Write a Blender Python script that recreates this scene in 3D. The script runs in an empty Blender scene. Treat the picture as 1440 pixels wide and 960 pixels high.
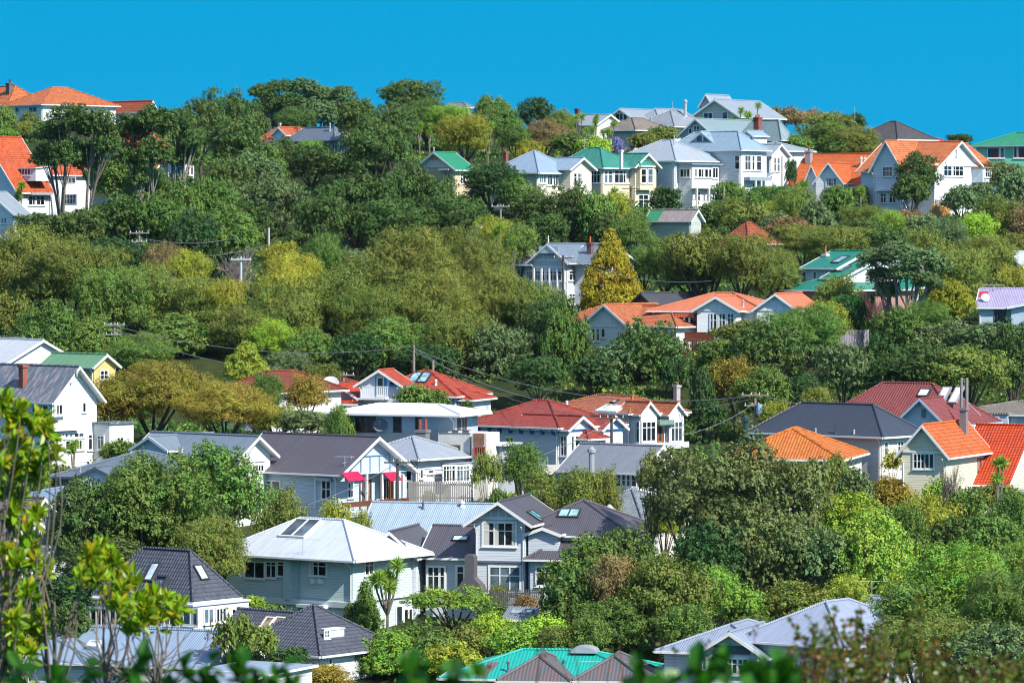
import bpy, math, random
import numpy as np
R = math.radians
F = 6000.0          # focal length in photo pixels (1440 wide)
CX, YH = 720.0, 330.0   # picture centre column, row of the eye level
scene = bpy.context.scene
col = scene.collection

# ------------------------------------------------------------------ colours and materials
def C(h):
    r = [int(h[i:i+2], 16)/255 for i in (0, 2, 4)]
    return tuple((c/12.92 if c <= .04045 else ((c+.055)/1.055)**2.4) for c in r) + (1.0,)

class NT:
    def __init__(s, name):
        s.m = bpy.data.materials.new(name); s.m.use_nodes = True
        s.t = s.m.node_tree; s.t.nodes.clear()
        s.out = s.n('ShaderNodeOutputMaterial')
    def n(s, typ, **kw):
        x = s.t.nodes.new(typ)
        for k, v in kw.items():
            if k.startswith('i_'):
                x.inputs[k[2:].replace('_', ' ')].default_value = v
            else: setattr(x, k, v)
        return x
    def l(s, a, ao, b, bi): s.t.links.new(a.outputs[ao], b.inputs[bi])
    def math(s, op, a, b=None, c=None):
        x = s.n('ShaderNodeMath', operation=op)
        for i, v in enumerate((a, b, c)):
            if v is None: continue
            if isinstance(v, (int, float)): x.inputs[i].default_value = v
            else: s.t.links.new(v, x.inputs[i])
        return x.outputs[0]
    def mix(s, fac, a, b, mode='MIX'):
        x = s.n('ShaderNodeMix', data_type='RGBA', blend_type=mode)
        for i, v in ((0, fac), (6, a), (7, b)):
            if isinstance(v, (int, float, tuple)): x.inputs[i].default_value = v
            else: s.t.links.new(v, x.inputs[i])
        return x.outputs[2]
    def bump(s, h, dist, strength=1.0):
        b = s.n('ShaderNodeBump'); b.inputs['Distance'].default_value = dist; b.inputs['Strength'].default_value = strength
        s.t.links.new(h, b.inputs['Height']); return b.outputs[0]
    def bsdf(s, colr, rough=.6, normal=None, spec=.35, metal=0.0):
        p = s.n('ShaderNodeBsdfPrincipled')
        p.inputs['Roughness'].default_value = rough
        p.inputs['Specular IOR Level'].default_value = spec
        p.inputs['Metallic'].default_value = metal
        if isinstance(colr, tuple): p.inputs['Base Color'].default_value = colr
        else: s.t.links.new(colr, p.inputs['Base Color'])
        if normal is not None: s.t.links.new(normal, p.inputs['Normal'])
        s.l(p, 0, s.out, 0); return p

_mats = {}
def cached(fn):
    def g(*a, **k):
        key = (fn.__name__, a, tuple(sorted(k.items())))
        if key not in _mats: _mats[key] = fn(*a, **k)
        return _mats[key]
    return g

def dirt(t, base, coord, amt=.25, scale=.6, dark=.7):
    n = t.n('ShaderNodeTexNoise'); n.inputs['Scale'].default_value = scale; n.inputs['Detail'].default_value = 5
    n.inputs['Roughness'].default_value = .65
    t.t.links.new(coord, n.inputs['Vector'])
    r = t.n('ShaderNodeMapRange'); r.inputs[1].default_value = .42; r.inputs[2].default_value = .7
    t.l(n, 0, r, 0)
    f = t.math('MULTIPLY', r.outputs[0], amt)
    return t.mix(f, base, tuple(c*dark for c in base[:3])+(1,) if isinstance(base, tuple) else (.2, .19, .17, 1))

def lighten(h, k=.30):
    v = [int(h[i:i+2], 16) for i in (0, 2, 4)]; g = sum(v)/3; v = [c+(g-c)*.25 for c in v]; v = [c+(226-c)*k for c in v]; return '%02x%02x%02x' % tuple(int(c) for c in v)
@cached
def m_board(h, step=.2):
    h = lighten(h)
    t = NT('weatherboard'); tc = t.n('ShaderNodeTexCoord')
    sx = t.n('ShaderNodeSeparateXYZ'); t.l(tc, 'Object', sx, 0)
    fr = t.math('FRACT', t.math('DIVIDE', sx.outputs[2], step))
    h_ = t.math('SUBTRACT', 1.0, fr)
    gap = t.math('LESS_THAN', fr, .1)
    mp = t.n('ShaderNodeMapping'); mp.inputs['Scale'].default_value = (.5, .5, 2.2); t.l(tc, 'Object', mp, 0)
    base = dirt(t, C(h), mp.outputs[0], .35, .8, .72)
    cid = t.math('FLOOR', t.math('DIVIDE', sx.outputs[2], step))
    wn = t.n('ShaderNodeTexWhiteNoise', noise_dimensions='1D'); t.t.links.new(cid, wn.inputs['W'])
    base = t.mix(t.math('MULTIPLY', wn.outputs[0], .10), base, (.35, .36, .36, 1))
    base = t.mix(t.math('MULTIPLY', gap, .5), base, tuple(c*.35 for c in C(h)[:3])+(1,))
    t.bsdf(base, .55, t.bump(h_, .035, 1.0)); return t.m

@cached
def m_plain(h, rough=.55, amt=.3, scale=1.2, spec=.35):
    t = NT('painted surface'); tc = t.n('ShaderNodeTexCoord')
    base = dirt(t, C(h), tc.outputs['Object'], amt, scale, .65)
    t.bsdf(base, rough, spec=spec); return t.m

@cached
def m_render(h):
    h = lighten(h, .18)
    t = NT('rough plaster'); tc = t.n('ShaderNodeTexCoord')
    base = dirt(t, C(h), tc.outputs['Object'], .4, .7, .7)
    n = t.n('ShaderNodeTexNoise'); n.inputs['Scale'].default_value = 14; t.l(tc, 'Object', n, 'Vector')
    t.bsdf(base, .85, t.bump(n.outputs[0], .03), spec=.2); return t.m

@cached
def m_brick(h, mortar='8a7f76'):
    t = NT('brickwork'); tc = t.n('ShaderNodeTexCoord')
    sx = t.n('ShaderNodeSeparateXYZ'); t.l(tc, 'Object', sx, 0)
    cb = t.n('ShaderNodeCombineXYZ'); t.t.links.new(t.math('ADD', sx.outputs[0], sx.outputs[1]), cb.inputs[0]); t.l(sx, 2, cb, 1)
    b = t.n('ShaderNodeTexBrick'); b.inputs['Scale'].default_value = 1.0
    b.inputs['Color1'].default_value = C(h); b.inputs['Color2'].default_value = tuple(c*.6 for c in C(h)[:3])+(1,)
    b.inputs['Mortar'].default_value = C(mortar); b.inputs['Brick Width'].default_value = .24; b.inputs['Row Height'].default_value = .086
    b.inputs['Mortar Size'].default_value = .01
    t.l(cb, 0, b, 'Vector'); base = dirt(t, (1, 1, 1, 1), tc.outputs['Object'], .5, 1.5, .5)
    t.bsdf(t.mix(1.0, b.outputs[0], base, 'MULTIPLY'), .85, spec=.2); return t.m

@cached
def m_iron(h, patch=None, amt=.6, rough=.42, pitch=.17, streak=1.0):
    """pressed metal sheeting: ribs run up the slope (uv: u along the eave, v up the slope, metres)"""
    t = NT('corrugated iron'); uv = t.n('ShaderNodeUVMap')
    sx = t.n('ShaderNodeSeparateXYZ'); t.l(uv, 0, sx, 0)
    rib = t.math('SINE', t.math('MULTIPLY', sx.outputs[0], 2*math.pi/pitch))
    sheet = t.math('FLOOR', t.math('DIVIDE', sx.outputs[0], .76))
    wn = t.n('ShaderNodeTexWhiteNoise', noise_dimensions='1D'); t.t.links.new(sheet, wn.inputs['W'])
    mp = t.n('ShaderNodeMapping'); mp.inputs['Scale'].default_value = (2.4, .35, 1); t.l(uv, 0, mp, 0)
    c0 = C(h)
    base = dirt(t, c0, mp.outputs[0], .5*streak, .8, .62)
    base = t.mix(t.math('MULTIPLY', wn.outputs[0], .14), base, tuple(c*.72 for c in c0[:3])+(1,))
    seam = t.math('LESS_THAN', t.math('FRACT', t.math('DIVIDE', sx.outputs[0], .76)), .05)
    base = t.mix(t.math('MULTIPLY', seam, .35), base, tuple(c*.45 for c in c0[:3])+(1,))
    lap = t.math('LESS_THAN', t.math('FRACT', t.math('DIVIDE', sx.outputs[1], 2.9)), .02)
    base = t.mix(t.math('MULTIPLY', lap, .35), base, tuple(c*.5 for c in c0[:3])+(1,))
    if patch:
        mp2 = t.n('ShaderNodeMapping'); mp2.inputs['Scale'].default_value = (1.6, .45, 1); t.l(uv, 0, mp2, 0)
        n = t.n('ShaderNodeTexNoise'); n.inputs['Scale'].default_value = 1.3; n.inputs['Detail'].default_value = 6; n.inputs['Roughness'].default_value = .75
        t.l(mp2, 0, n, 'Vector')
        r = t.n('ShaderNodeMapRange'); r.inputs[1].default_value = .49; r.inputs[2].default_value = .6; t.l(n, 0, r, 0)
        base = t.mix(t.math('MULTIPLY', r.outputs[0], amt), base, C(patch))
    t.bsdf(base, rough, t.bump(rib, .016, .8), spec=.4); return t.m

@cached
def m_tile(h, h2=None, course=.34, lichen=.38, rough=.6):
    """interlocking roof tiles laid in courses"""
    t = NT('roof tiles'); uv = t.n('ShaderNodeUVMap')
    sx = t.n('ShaderNodeSeparateXYZ'); t.l(uv, 0, sx, 0)
    vr = t.math('DIVIDE', sx.outputs[1], course); ur = t.math('DIVIDE', sx.outputs[0], .26)
    fv = t.math('FRACT', vr); fu = t.math('FRACT', ur)
    cb = t.n('ShaderNodeCombineXYZ'); t.t.links.new(t.math('FLOOR', vr), cb.inputs[0]); t.t.links.new(t.math('FLOOR', ur), cb.inputs[1])
    wn = t.n('ShaderNodeTexWhiteNoise', noise_dimensions='2D'); t.l(cb, 0, wn, 'Vector')
    c0 = C(h); c1 = C(h2) if h2 else tuple(c*.62 for c in c0[:3])+(1,)
    base = t.mix(t.math('MULTIPLY', wn.outputs[0], .95), c0, c1)
    n = t.n('ShaderNodeTexNoise'); n.inputs['Scale'].default_value = 1.1; n.inputs['Detail'].default_value = 6; n.inputs['Roughness'].default_value = .7
    t.l(uv, 0, n, 'Vector'); r = t.n('ShaderNodeMapRange'); r.inputs[1].default_value = .48; r.inputs[2].default_value = .72; t.l(n, 0, r, 0)
    base = t.mix(t.math('MULTIPLY', r.outputs[0], lichen), base, (.13, .12, .09, 1))
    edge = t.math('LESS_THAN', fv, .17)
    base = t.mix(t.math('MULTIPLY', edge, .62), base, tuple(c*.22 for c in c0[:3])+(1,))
    roll = t.math('SINE', t.math('MULTIPLY', fu, 2*math.pi))
    hh = t.math('ADD', t.math('MULTIPLY', t.math('SUBTRACT', 1.0, fv), 1.3), t.math('MULTIPLY', roll, .45))
    t.bsdf(base, rough, t.bump(hh, .05, 1.0), spec=.25); return t.m

@cached
def m_glass(h='10161b'):
    t = NT('window glass'); tc = t.n('ShaderNodeTexCoord')
    n = t.n('ShaderNodeTexNoise'); n.inputs['Scale'].default_value = .9; n.inputs['Detail'].default_value = 3; t.l(tc, 'Object', n, 'Vector')
    r = t.n('ShaderNodeMapRange'); r.inputs[1].default_value = .4; r.inputs[2].default_value = .62; t.l(n, 0, r, 0)
    c0 = C(h)
    base = t.mix(r.outputs[0], c0, tuple(min(1, c*2.6+.008) for c in c0[:3])+(1,))
    t.bsdf(base, .07, spec=.6); return t.m

WHITE = 'e6e6e2'
def M(v):
    if not isinstance(v, tuple): return m_plain(v)
    k = v[0]
    return {'board': m_board, 'plain': m_plain, 'iron': m_iron, 'tile': m_tile, 'render': m_render, 'brick': m_brick, 'glass': m_glass}[k](*v[1:])

# ------------------------------------------------------------------ mesh collecting
class MB:
    def __init__(s): s.v = []; s.f = []; s.mi = []; s.uv = []; s.mats = []
    def mat(s, m):
        if m not in s.mats: s.mats.append(m)
        return s.mats.index(m)
    def poly(s, pts, m, uv=None):
        b = len(s.v); s.v += [tuple(p) for p in pts]; s.f.append(list(range(b, b+len(pts)))); s.mi.append(s.mat(m))
        s.uv.append(uv or [(p[0]+p[1], p[2]) for p in pts])
    def box(s, x0, x1, y0, y1, z0, z1, m):
        if x0 > x1: x0, x1 = x1, x0
        if y0 > y1: y0, y1 = y1, y0
        if z0 > z1: z0, z1 = z1, z0
        P = [(x0, y0, z0), (x1, y0, z0), (x1, y1, z0), (x0, y1, z0), (x0, y0, z1), (x1, y0, z1), (x1, y1, z1), (x0, y1, z1)]
        for q in ((0, 1, 5, 4), (1, 2, 6, 5), (2, 3, 7, 6), (3, 0, 4, 7), (4, 5, 6, 7), (3, 2, 1, 0)):
            s.poly([P[i] for i in q], m)
    def slab(s, pts, th, m, m2, uv=None):
        """planar polygon given thickness th straight down"""
        s.poly(pts, m, uv); lo = [(p[0], p[1], p[2]-th) for p in pts]
        s.poly(lo[::-1], m2); n = len(pts)
        for i in range(n):
            j = (i+1) % n; s.poly([pts[j], pts[i], lo[i], lo[j]], m2)
    def tube(s, p, q, r, m, r2=None, k=6):
        p = np.array(p, float); q = np.array(q, float); d = q-p; L = np.linalg.norm(d)
        if L < 1e-6: return
        d /= L; a = np.cross(d, (0, 0, 1) if abs(d[2]) < .9 else (1, 0, 0)); a /= np.linalg.norm(a); b = np.cross(d, a)
        r2 = r if r2 is None else r2; A = []; B = []
        for i in range(k):
            w = 2*math.pi*i/k; o = a*math.cos(w)+b*math.sin(w); A.append(p+o*r); B.append(q+o*r2)
        for i in range(k):
            j = (i+1) % k; s.poly([A[i], A[j], B[j], B[i]], m)
        s.poly(B, m); s.poly(A[::-1], m)
    def obox(s, c, ax, ay, az, m):
        """oriented box: centre c, half vectors ax, ay, az"""
        c, ax, ay, az = [np.array(v, float) for v in (c, ax, ay, az)]
        P = [c+i*ax+j*ay+k*az for k in (-1, 1) for (i, j) in ((-1, -1), (1, -1), (1, 1), (-1, 1))]
        for q in ((0, 1, 5, 4), (1, 2, 6, 5), (2, 3, 7, 6), (3, 0, 4, 7), (4, 5, 6, 7), (3, 2, 1, 0)):
            s.poly([P[i] for i in q], m)
    def build(s, name, parent=None, dz=0.0, smooth=False):
        me = bpy.data.meshes.new(name)
        me.from_pydata([(a, b, c+dz) for a, b, c in s.v], [], s.f)
        for m in s.mats: me.materials.append(m)
        me.polygons.foreach_set('material_index', s.mi)
        uvl = me.uv_layers.new(name='UVMap'); flat = [c for f in s.uv for p in f for c in (p[0], p[1])]
        uvl.data.foreach_set('uv', flat)
        if smooth: me.polygons.foreach_set('use_smooth', [True]*len(s.f))
        me.update()
        o = bpy.data.objects.new(name, me); col.objects.link(o)
        if parent: o.parent = parent
        return o

def tag(o, label=None, cat=None, group=None, kind=None):
    if label: o['label'] = label
    if cat: o['category'] = cat
    if group: o['group'] = group
    if kind: o['kind'] = kind
    return o
def empty(name, loc, rz=0.0):
    o = bpy.data.objects.new(name, None); o.location = loc; o.rotation_euler = (0, 0, rz); o.empty_display_size = .5
    col.objects.link(o); return o
def at(px, py, D): return np.array(((px-CX)/F*D, D, -(py-YH)/F*D))

# ------------------------------------------------------------------ the lie of the land
PROF = [(0, -2.6), (12, -3.2), (30, -6), (60, -12), (150, -25), (250, -32.5), (290, -32), (320, -30.5), (340, -27), (355, -23.5), (380, -19.8), (410, -17.5),
        (440, -11.5), (470, -8.0), (500, -4.2), (540, 1.8), (570, 4.8), (600, 8.6), (640, 13.0), (680, 15.6), (750, 14), (900, 0), (1500, -60), (9000, -60)]
PX = np.array([p[0] for p in PROF], float); PZ = np.array([p[1] for p in PROF], float)
PADS = []   # (x, y, z) ground heights asked for by the houses
def ground(x, y):
    x = np.asarray(x, float); y = np.asarray(y, float)
    z = np.interp(y, PX, PZ)
    px = CX+F*x/np.maximum(y, 30)
    z = z+np.where(y > 500, np.clip((y-500)/120, 0, 1)*(np.interp(px, [-200, 300, 560, 700, 900, 1150, 1300, 1640], [1.0, 1.5, 1.2, 0, 0, -1.0, -2.5, -2.5])), 0)
    z = z+.35*np.sin(x*.21+y*.13)*np.cos(x*.11-y*.17)*np.clip(y/60, 0, 1)
    num = np.zeros_like(z); den = np.full_like(z, 1e-9); peak = np.zeros_like(z)
    for (a, b, c, rad, base) in PADS:
        w = np.exp(-((x-a)**2+(y-b)**2)/(2*rad*rad)); num = num+w*(c-base); den = den+w; peak = np.maximum(peak, w)
    return z+num/den*peak**.6
def gz(x, y): return float(ground(x, y))
def gdepth(px, py, lo=255., hi=700.):
    """depth at which the ground shows at this picture point"""
    ys = np.arange(lo, hi, 1.0); zs = ground((px-CX)/F*ys, ys); row = YH-zs/ys*F
    k = np.argmax(row <= py)
    return float(ys[k]) if row[k] <= py else hi

# ------------------------------------------------------------------ houses
class House:
    def __init__(s, name, label, cat, key, wall=('board', WHITE), roof=('iron', '8893a0'), trim=WHITE, group=None):
        px, ev, D, th, base = SPEC[key]
        s.key = key; s.px = px; s.py = ev; s.D = D; s.m = D/F
        s.th = R(th); s.c = math.cos(s.th); s.s = math.sin(s.th)
        s.P = at(px, ev, D); s.g = gz(s.P[0], s.P[1]); s.dz = s.P[2]-s.g
        s.root = empty(name, (s.P[0], s.P[1], s.g), -s.th); tag(s.root, label, cat, group)
        s.wall = M(wall); s.roofm = M(roof); s.trim = M(trim); s.W = MB(); s.k = 0; s.blocks = []
        # camera in local coordinates
        q = -s.P; s.cam = (q[0]*s.c-q[1]*s.s, q[0]*s.s+q[1]*s.c, q[2])
        FOOT.append((s, s.blocks)); HOUSES.append(s)
    def w(s, x, y): return (s.P[0]+x*s.c+y*s.s, s.P[1]-x*s.s+y*s.c)
    def X(s, px, y=0.0):
        a = (px-CX)/F; return (a*(s.P[1]+y*s.c)-s.P[0]-y*s.s)/(s.c+a*s.s)
    def Y(s, px, x=0.0):
        a = (px-CX)/F; return (a*(s.P[1]-x*s.s)-s.P[0]-x*s.c)/(s.s-a*s.c)
    def ZA(s, py, x, y): return -(py-YH)/F*(s.P[1]-x*s.s+y*s.c)-s.P[2]
    def ray(s, px, py):
        dx, dy, dz = (px-CX)/F, 1.0, -(py-YH)/F
        return (dx*s.c-dy*s.s, dx*s.s+dy*s.c, dz)
    def blk(s, l, c, r, eave, ridge, kind='hip', yc=0.0, xc=None, wid=None, dep=None, o=.45, og=None, roof=None, wall=None, zb=None, trim=None, th=.16, board=True, cap=True, gut=True):
        s.k += 1; e = .004*s.k; og = o if og is None else og
        if yc is None: yc = s.Y(c, xc)
        xc = s.X(c, yc) if xc is None else xc
        x1 = xc-e; x0 = (s.X(l, yc) if wid is None else xc-wid)+e; y0 = yc+e; y1 = (s.Y(r, xc) if dep is None else yc+dep)-e
        ze = s.ZA(eave, xc, yc); rm = M(roof) if roof else s.roofm; wm = M(wall) if wall else s.wall; tm = M(trim) if trim else s.trim
        L = x1-x0; W = y1-y0; xm = (x0+x1)/2; ym = (y0+y1)/2
        if isinstance(ridge, tuple): rz = ze+ridge[0]
        elif kind == 'gx': rz = s.ZA(ridge, x1, ym)
        elif kind == 'gy': rz = s.ZA(ridge, xm, y0)
        elif kind == 'hip': rz = s.ZA(ridge, x1-W/2, ym) if L >= W else s.ZA(ridge, xm, y0+L/2)
        elif kind == 'shed': rz = s.ZA(ridge, x1, y1)
        else: rz = ze+.01
        rz = max(rz, ze+.02)
        if zb is None:
            zb = min(gz(*s.w(a, b)) for a in (x0, x1) for b in (y0, y1))-.6-s.P[2]
            zb = min(zb, ze-1.5)
        elif isinstance(zb, tuple): zb = ze-zb[0]
        else: zb = s.ZA(zb, x1, y0)
        if kind == 'gx': m = (rz-ze)/(W/2+o)
        elif kind == 'gy': m = (rz-ze)/(L/2+o)
        elif kind == 'hip': m = (rz-ze)/(min(L, W)/2+o)
        elif kind == 'shed': m = (rz-ze)/(W+2*o)
        else: m = 0
        wt = ze+o*m-th-.01 if m else ze-th
        B = dict(x0=x0, x1=x1, y0=y0, y1=y1, ze=ze, rz=rz, m=m, o=o, og=og, kind=kind, zb=zb); s.b = B; s.blocks.append(B)
        # walls
        q = s.W; P = [(x0, y0), (x1, y0), (x1, y1), (x0, y1)]
        for i in range(4):
            a, b = P[i], P[(i+1) % 4]; g = [(a[0], a[1], zb), (b[0], b[1], zb), (b[0], b[1], wt)]
            if kind == 'gy' and i in (0, 2): g.append((xm, a[1], rz-th-.01))
            if kind == 'gx' and i in (1, 3): g.append((a[0], ym, rz-th-.01))
            if kind == 'shed' and i == 1: g[2] = (b[0], b[1], rz-th-.02)
            if kind == 'shed' and i == 3: g += []
            g.append((a[0], a[1], rz-th-.02 if (kind == 'shed' and i in (3,)) else wt))
            if kind == 'shed' and i == 2: g = [(a[0], a[1], zb), (b[0], b[1], zb), (b[0], b[1], rz-th-.02), (a[0], a[1], rz-th-.02)]
            q.poly(g, wm)
        # roof
        rb = MB(); X0, X1, Y0, Y1 = x0-o, x1+o, y0-o, y1+o; sl = math.sqrt(1+m*m)
        def face(pts, u, v0, vs):   # uv: u axis index, distance from eave
            rb.slab(pts, th, rm, tm, [(p[u], abs(p[1-u]-v0)*sl) for p in pts])
        caps = []
        if kind == 'gx':
            X0, X1 = x0-og, x1+og; s_ = (X0, X1)
            face([(X0, Y0, ze), (X1, Y0, ze), (X1, ym, rz), (X0, ym, rz)], 0, Y0, 1)
            face([(X1, Y1, ze), (X0, Y1, ze), (X0, ym, rz), (X1, ym, rz)], 0, Y1, 1)
            caps = [((X0, ym, rz), (X1, ym, rz))]; gt = [((X0, Y0), (X1, Y0)), ((X1, Y1), (X0, Y1))]
        elif kind == 'gy':
            Y0, Y1 = y0-og, y1+og
            face([(X0, Y1, ze), (X0, Y0, ze), (xm, Y0, rz), (xm, Y1, rz)], 1, X0, 1)
            face([(X1, Y0, ze), (X1, Y1, ze), (xm, Y1, rz), (xm, Y0, rz)], 1, X1, 1)
            caps = [((xm, Y0, rz), (xm, Y1, rz))]; gt = [((X0, Y1), (X0, Y0)), ((X1, Y0), (X1, Y1))]
        elif kind == 'hip':
            if L >= W:
                h = (Y1-Y0)/2; A = (X0+h, ym, rz); Bp = (X1-h, ym, rz)
                face([(X0, Y0, ze), (X1, Y0, ze), Bp, A], 0, Y0, 1); face([(X1, Y1, ze), (X0, Y1, ze), A, Bp], 0, Y1, 1)
                face([(X1, Y0, ze), (X1, Y1, ze), Bp], 1, X1, 1); face([(X0, Y1, ze), (X0, Y0, ze), A], 1, X0, 1)
                caps = [(A, Bp), ((X1, Y0, ze), Bp), ((X1, Y1, ze), Bp), ((X0, Y0, ze), A)]
            else:
                h = (X1-X0)/2; A = (xm, Y0+h, rz); Bp = (xm, Y1-h, rz)
                face([(X0, Y0, ze), (X1, Y0, ze), A], 0, Y0, 1); face([(X1, Y1, ze), (X0, Y1, ze), Bp], 0, Y1, 1)
                face([(X1, Y0, ze), (X1, Y1, ze), Bp, A], 1, X1, 1); face([(X0, Y1, ze), (X0, Y0, ze), A, Bp], 1, X0, 1)
                caps = [(A, Bp), ((X1, Y0, ze), A), ((X0, Y0, ze), A), ((X1, Y1, ze), Bp)]
            gt = [((X0, Y0), (X1, Y0)), ((X1, Y0), (X1, Y1)), ((X1, Y1), (X0, Y1)), ((X0, Y1), (X0, Y0))]
        elif kind == 'shed':
            face([(X0, Y0, ze), (X1, Y0, ze), (X1, Y1, rz), (X0, Y1, rz)], 0, Y0, 1); gt = [((X0, Y0), (X1, Y0))]
        else:
            rb.box(X0, X1, Y0, Y1, ze-th, ze, rm); gt = []
        ro = rb.build('roof', s.root, s.dz); s.lastroof = ro
        if cap and caps:
            cb = MB()
            for a, b in caps: cb.tube((a[0], a[1], a[2]+.03), (b[0], b[1], b[2]+.03), .11, rm, k=6)
            cb.build('ridge_cap', ro, s.dz)
        if gut and gt:
            g = MB(); gm = tm
            for a, b in gt:
                d = np.array((b[0]-a[0], b[1]-a[1])); d /= np.linalg.norm(d); n = np.array((d[1], -d[0]))
                c = np.array(((a[0]+b[0])/2, (a[1]+b[1])/2))+n*.075; hl = math.hypot(b[0]-a[0], b[1]-a[1])/2
                g.obox((c[0], c[1], ze-.075), (d[0]*hl, d[1]*hl, 0), (n[0]*.07, n[1]*.07, 0), (0, 0, .07), gm)
            g.build('gutter', ro, s.dz)
        if board and kind in ('gx', 'gy'):
            w = .13; t = .03
            for side in (0, 1):
                b = MB()
                if kind == 'gy':
                    yy = (Y0-.035) if side == 0 else (Y1+.035); p0 = (X0, yy, ze); p1 = (xm, yy, rz); p2 = (X1, yy, ze); n = (0, t, 0)
                else:
                    xx = (X1+.035) if side == 0 else (X0-.035); p0 = (xx, Y0, ze); p1 = (xx, ym, rz); p2 = (xx, Y1, ze); n = (t, 0, 0)
                for a, c_ in ((p0, p1), (p2, p1)):
                    a = np.array(a); c_ = np.array(c_); mid = (a+c_)/2; mid[2] -= w*.75
                    b.obox(mid, (c_-a)/2, n, (0, 0, w), tm)
                if side == (0 if kind == 'gy' else 0) or s.k < 3: b.build('bargeboard', s.root, s.dz)
        return B
    def rp_(s, face, plane):
        if plane == 'b': return s.b['y0'] if face == 'F' else s.b['x1']
        if plane == 0 and s.blocks: return s.blocks[0]['y0'] if face == 'F' else s.blocks[0]['x1'] if (face == 'R' and abs(s.blocks[0]['x1']) < 1.5) else plane
        return plane
    def plane(s, face, plane, px, py):
        plane = s.rp_(face, plane)
        if face in 'F': x = s.X(px, plane); return x, s.ZA(py, x, plane)
        y = s.Y(px, plane); return y, s.ZA(py, plane, y)
    def pt(s, face, a, d, plane, z):   # a along the wall, d out of the wall
        plane = s.rp_(face, plane)
        if face == 'F': return (a, plane-d, z)
        if face == 'R': return (plane+d, a, z)
        return (plane-d, a, z)
    def fbox(s, mb, face, a0, a1, d0, d1, plane, z0, z1, m):
        plane = s.rp_(face, plane)
        p = s.pt(face, a0, d0, plane, z0); q = s.pt(face, a1, d1, plane, z1)
        mb.box(p[0], q[0], p[1], q[1], p[2], q[2], m)
    def win(s, face, l, r, t, b, n=2, tr=None, plane=0.0, fr=None, glass='10161b', name='window', rows=1, tw=.09, cur=0, sill=True, open_=0):
        a0, z0 = s.plane(face, plane, l, b); a1, _ = s.plane(face, plane, r, b); _, z1 = s.plane(face, plane, (l+r)/2, t)
        if a0 > a1: a0, a1 = a1, a0
        rq = random.Random(int(l*31+t*7+b))
        if glass == '10161b': glass = rq.choice(['10161b', '0b1013', '18222a', '27323a', '10161b', '3b4a54'])
        if not cur and n > 1 and rq.random() < .45: cur = .45
        fm = M(fr) if fr else s.trim; mb = MB(); bx = lambda *q: s.fbox(mb, face, q[0], q[1], q[2], q[3], plane, q[4], q[5], fm)
        bx(a0-tw, a0+.03, .0, .07, z0-tw, z1+tw); bx(a1-.03, a1+tw, .0, .07, z0-tw, z1+tw)
        bx(a0+.03, a1-.03, .0, .066, z1-.03, z1+tw); bx(a0+.03, a1-.03, .0, .066, z0-tw, z0+.03)
        if sill: bx(a0-tw-.05, a1+tw+.05, .0, .14, z0-tw-.06, z0-tw-.002)
        mw = .045
        for i in range(1, n):
            x = a0+(a1-a0)*i/n; bx(x-mw, x+mw, .0, .06, z0+.03, z1-.03)
        if tr: zt = z1-(z1-z0)*tr; bx(a0+.03, a1-.03, .0, .055, zt-.035, zt+.035)
        for i in range(1, rows):
            zt = z0+(z1-z0)*i/rows; bx(a0+.03, a1-.03, .0, .053, zt-.022, zt+.022)
        o = mb.build(name, s.root, s.dz)
        g = MB(); s.fbox(g, face, a0, a1, .004, .024, plane, z0, z1, m_glass(glass)); g.build('pane', o, s.dz)
        if cur:
            cm = m_plain('c9c6bd'); rng = random.Random(int(l*7+t))
            for i in range(n):
                if rng.random() < cur:
                    c_ = MB()
                    x0 = a0+(a1-a0)*i/n+.05; x1 = a0+(a1-a0)*(i+1)/n-.05; wd = (x1-x0)*rng.uniform(.25, .6)
                    if rng.random() < .5: x1 = x0+wd
                    else: x0 = x1-wd
                    s.fbox(c_, face, x0, x1, .02, .034, plane, z0+.05, z1-.05, cm); c_.build('curtain', o, s.dz)
        return o
    def panel(s, name, face, l, r, t, b, m, plane=0.0, d0=0.0, d1=.05, label=None):
        a0, z0 = s.plane(face, plane, l, b); a1, _ = s.plane(face, plane, r, b); _, z1 = s.plane(face, plane, (l+r)/2, t)
        mb = MB(); s.fbox(mb, face, a0, a1, d0, d1, plane, z0, z1, M(m)); o = mb.build(name, s.root, s.dz)
        if label: o['label'] = label
        return o
    def battens(s, face, l, r, t, b, n, plane=0.0, m=None, w=.05):
        """half-timber battens under a gable"""
        a0, z0 = s.plane(face, plane, l, b); a1, _ = s.plane(face, plane, r, b); _, z1 = s.plane(face, plane, (l+r)/2, t)
        mb = MB(); mm = M(m) if m else s.trim
        s.fbox(mb, face, a0, a1, .004, .07, plane, z0-.08, z0+.08, mm)
        for i in range(n):
            x = a0+(a1-a0)*(i+.5)/n; k = 1-abs(2*(i+.5)/n-1); s.fbox(mb, face, x-w, x+w, .004, .05, plane, z0+.08, z0+(z1-z0)*(.25+.75*k) if True else z1, mm)
        return mb.build('gable_battens', s.root, s.dz)
    def onroof(s, px, py, slope='F', B=None):
        B = B or s.b; d = s.ray(px, py); c = s.cam; m = B['m']; o = B['o']
        if B['kind'] == 'flat': t = (B['ze']-c[2])/d[2]
        elif slope == 'F': y0 = B['y0']-o; t = (B['ze']+m*(c[1]-y0)-c[2])/(d[2]-m*d[1])
        else: x1 = B['x1']+o; t = (B['ze']+m*(x1-c[0])-c[2])/(d[2]+m*d[0])
        return np.array([c[i]+t*d[i] for i in range(3)])
    def axes(s, slope, B):
        m = B['m']; k = math.sqrt(1+m*m)
        if slope == 'F': return np.array((1, 0, 0)), np.array((0, 1/k, m/k)), np.array((0, -m/k, 1/k))
        return np.array((0, 1, 0)), np.array((-1/k, 0, m/k)), np.array((m/k, 0, 1/k))
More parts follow.
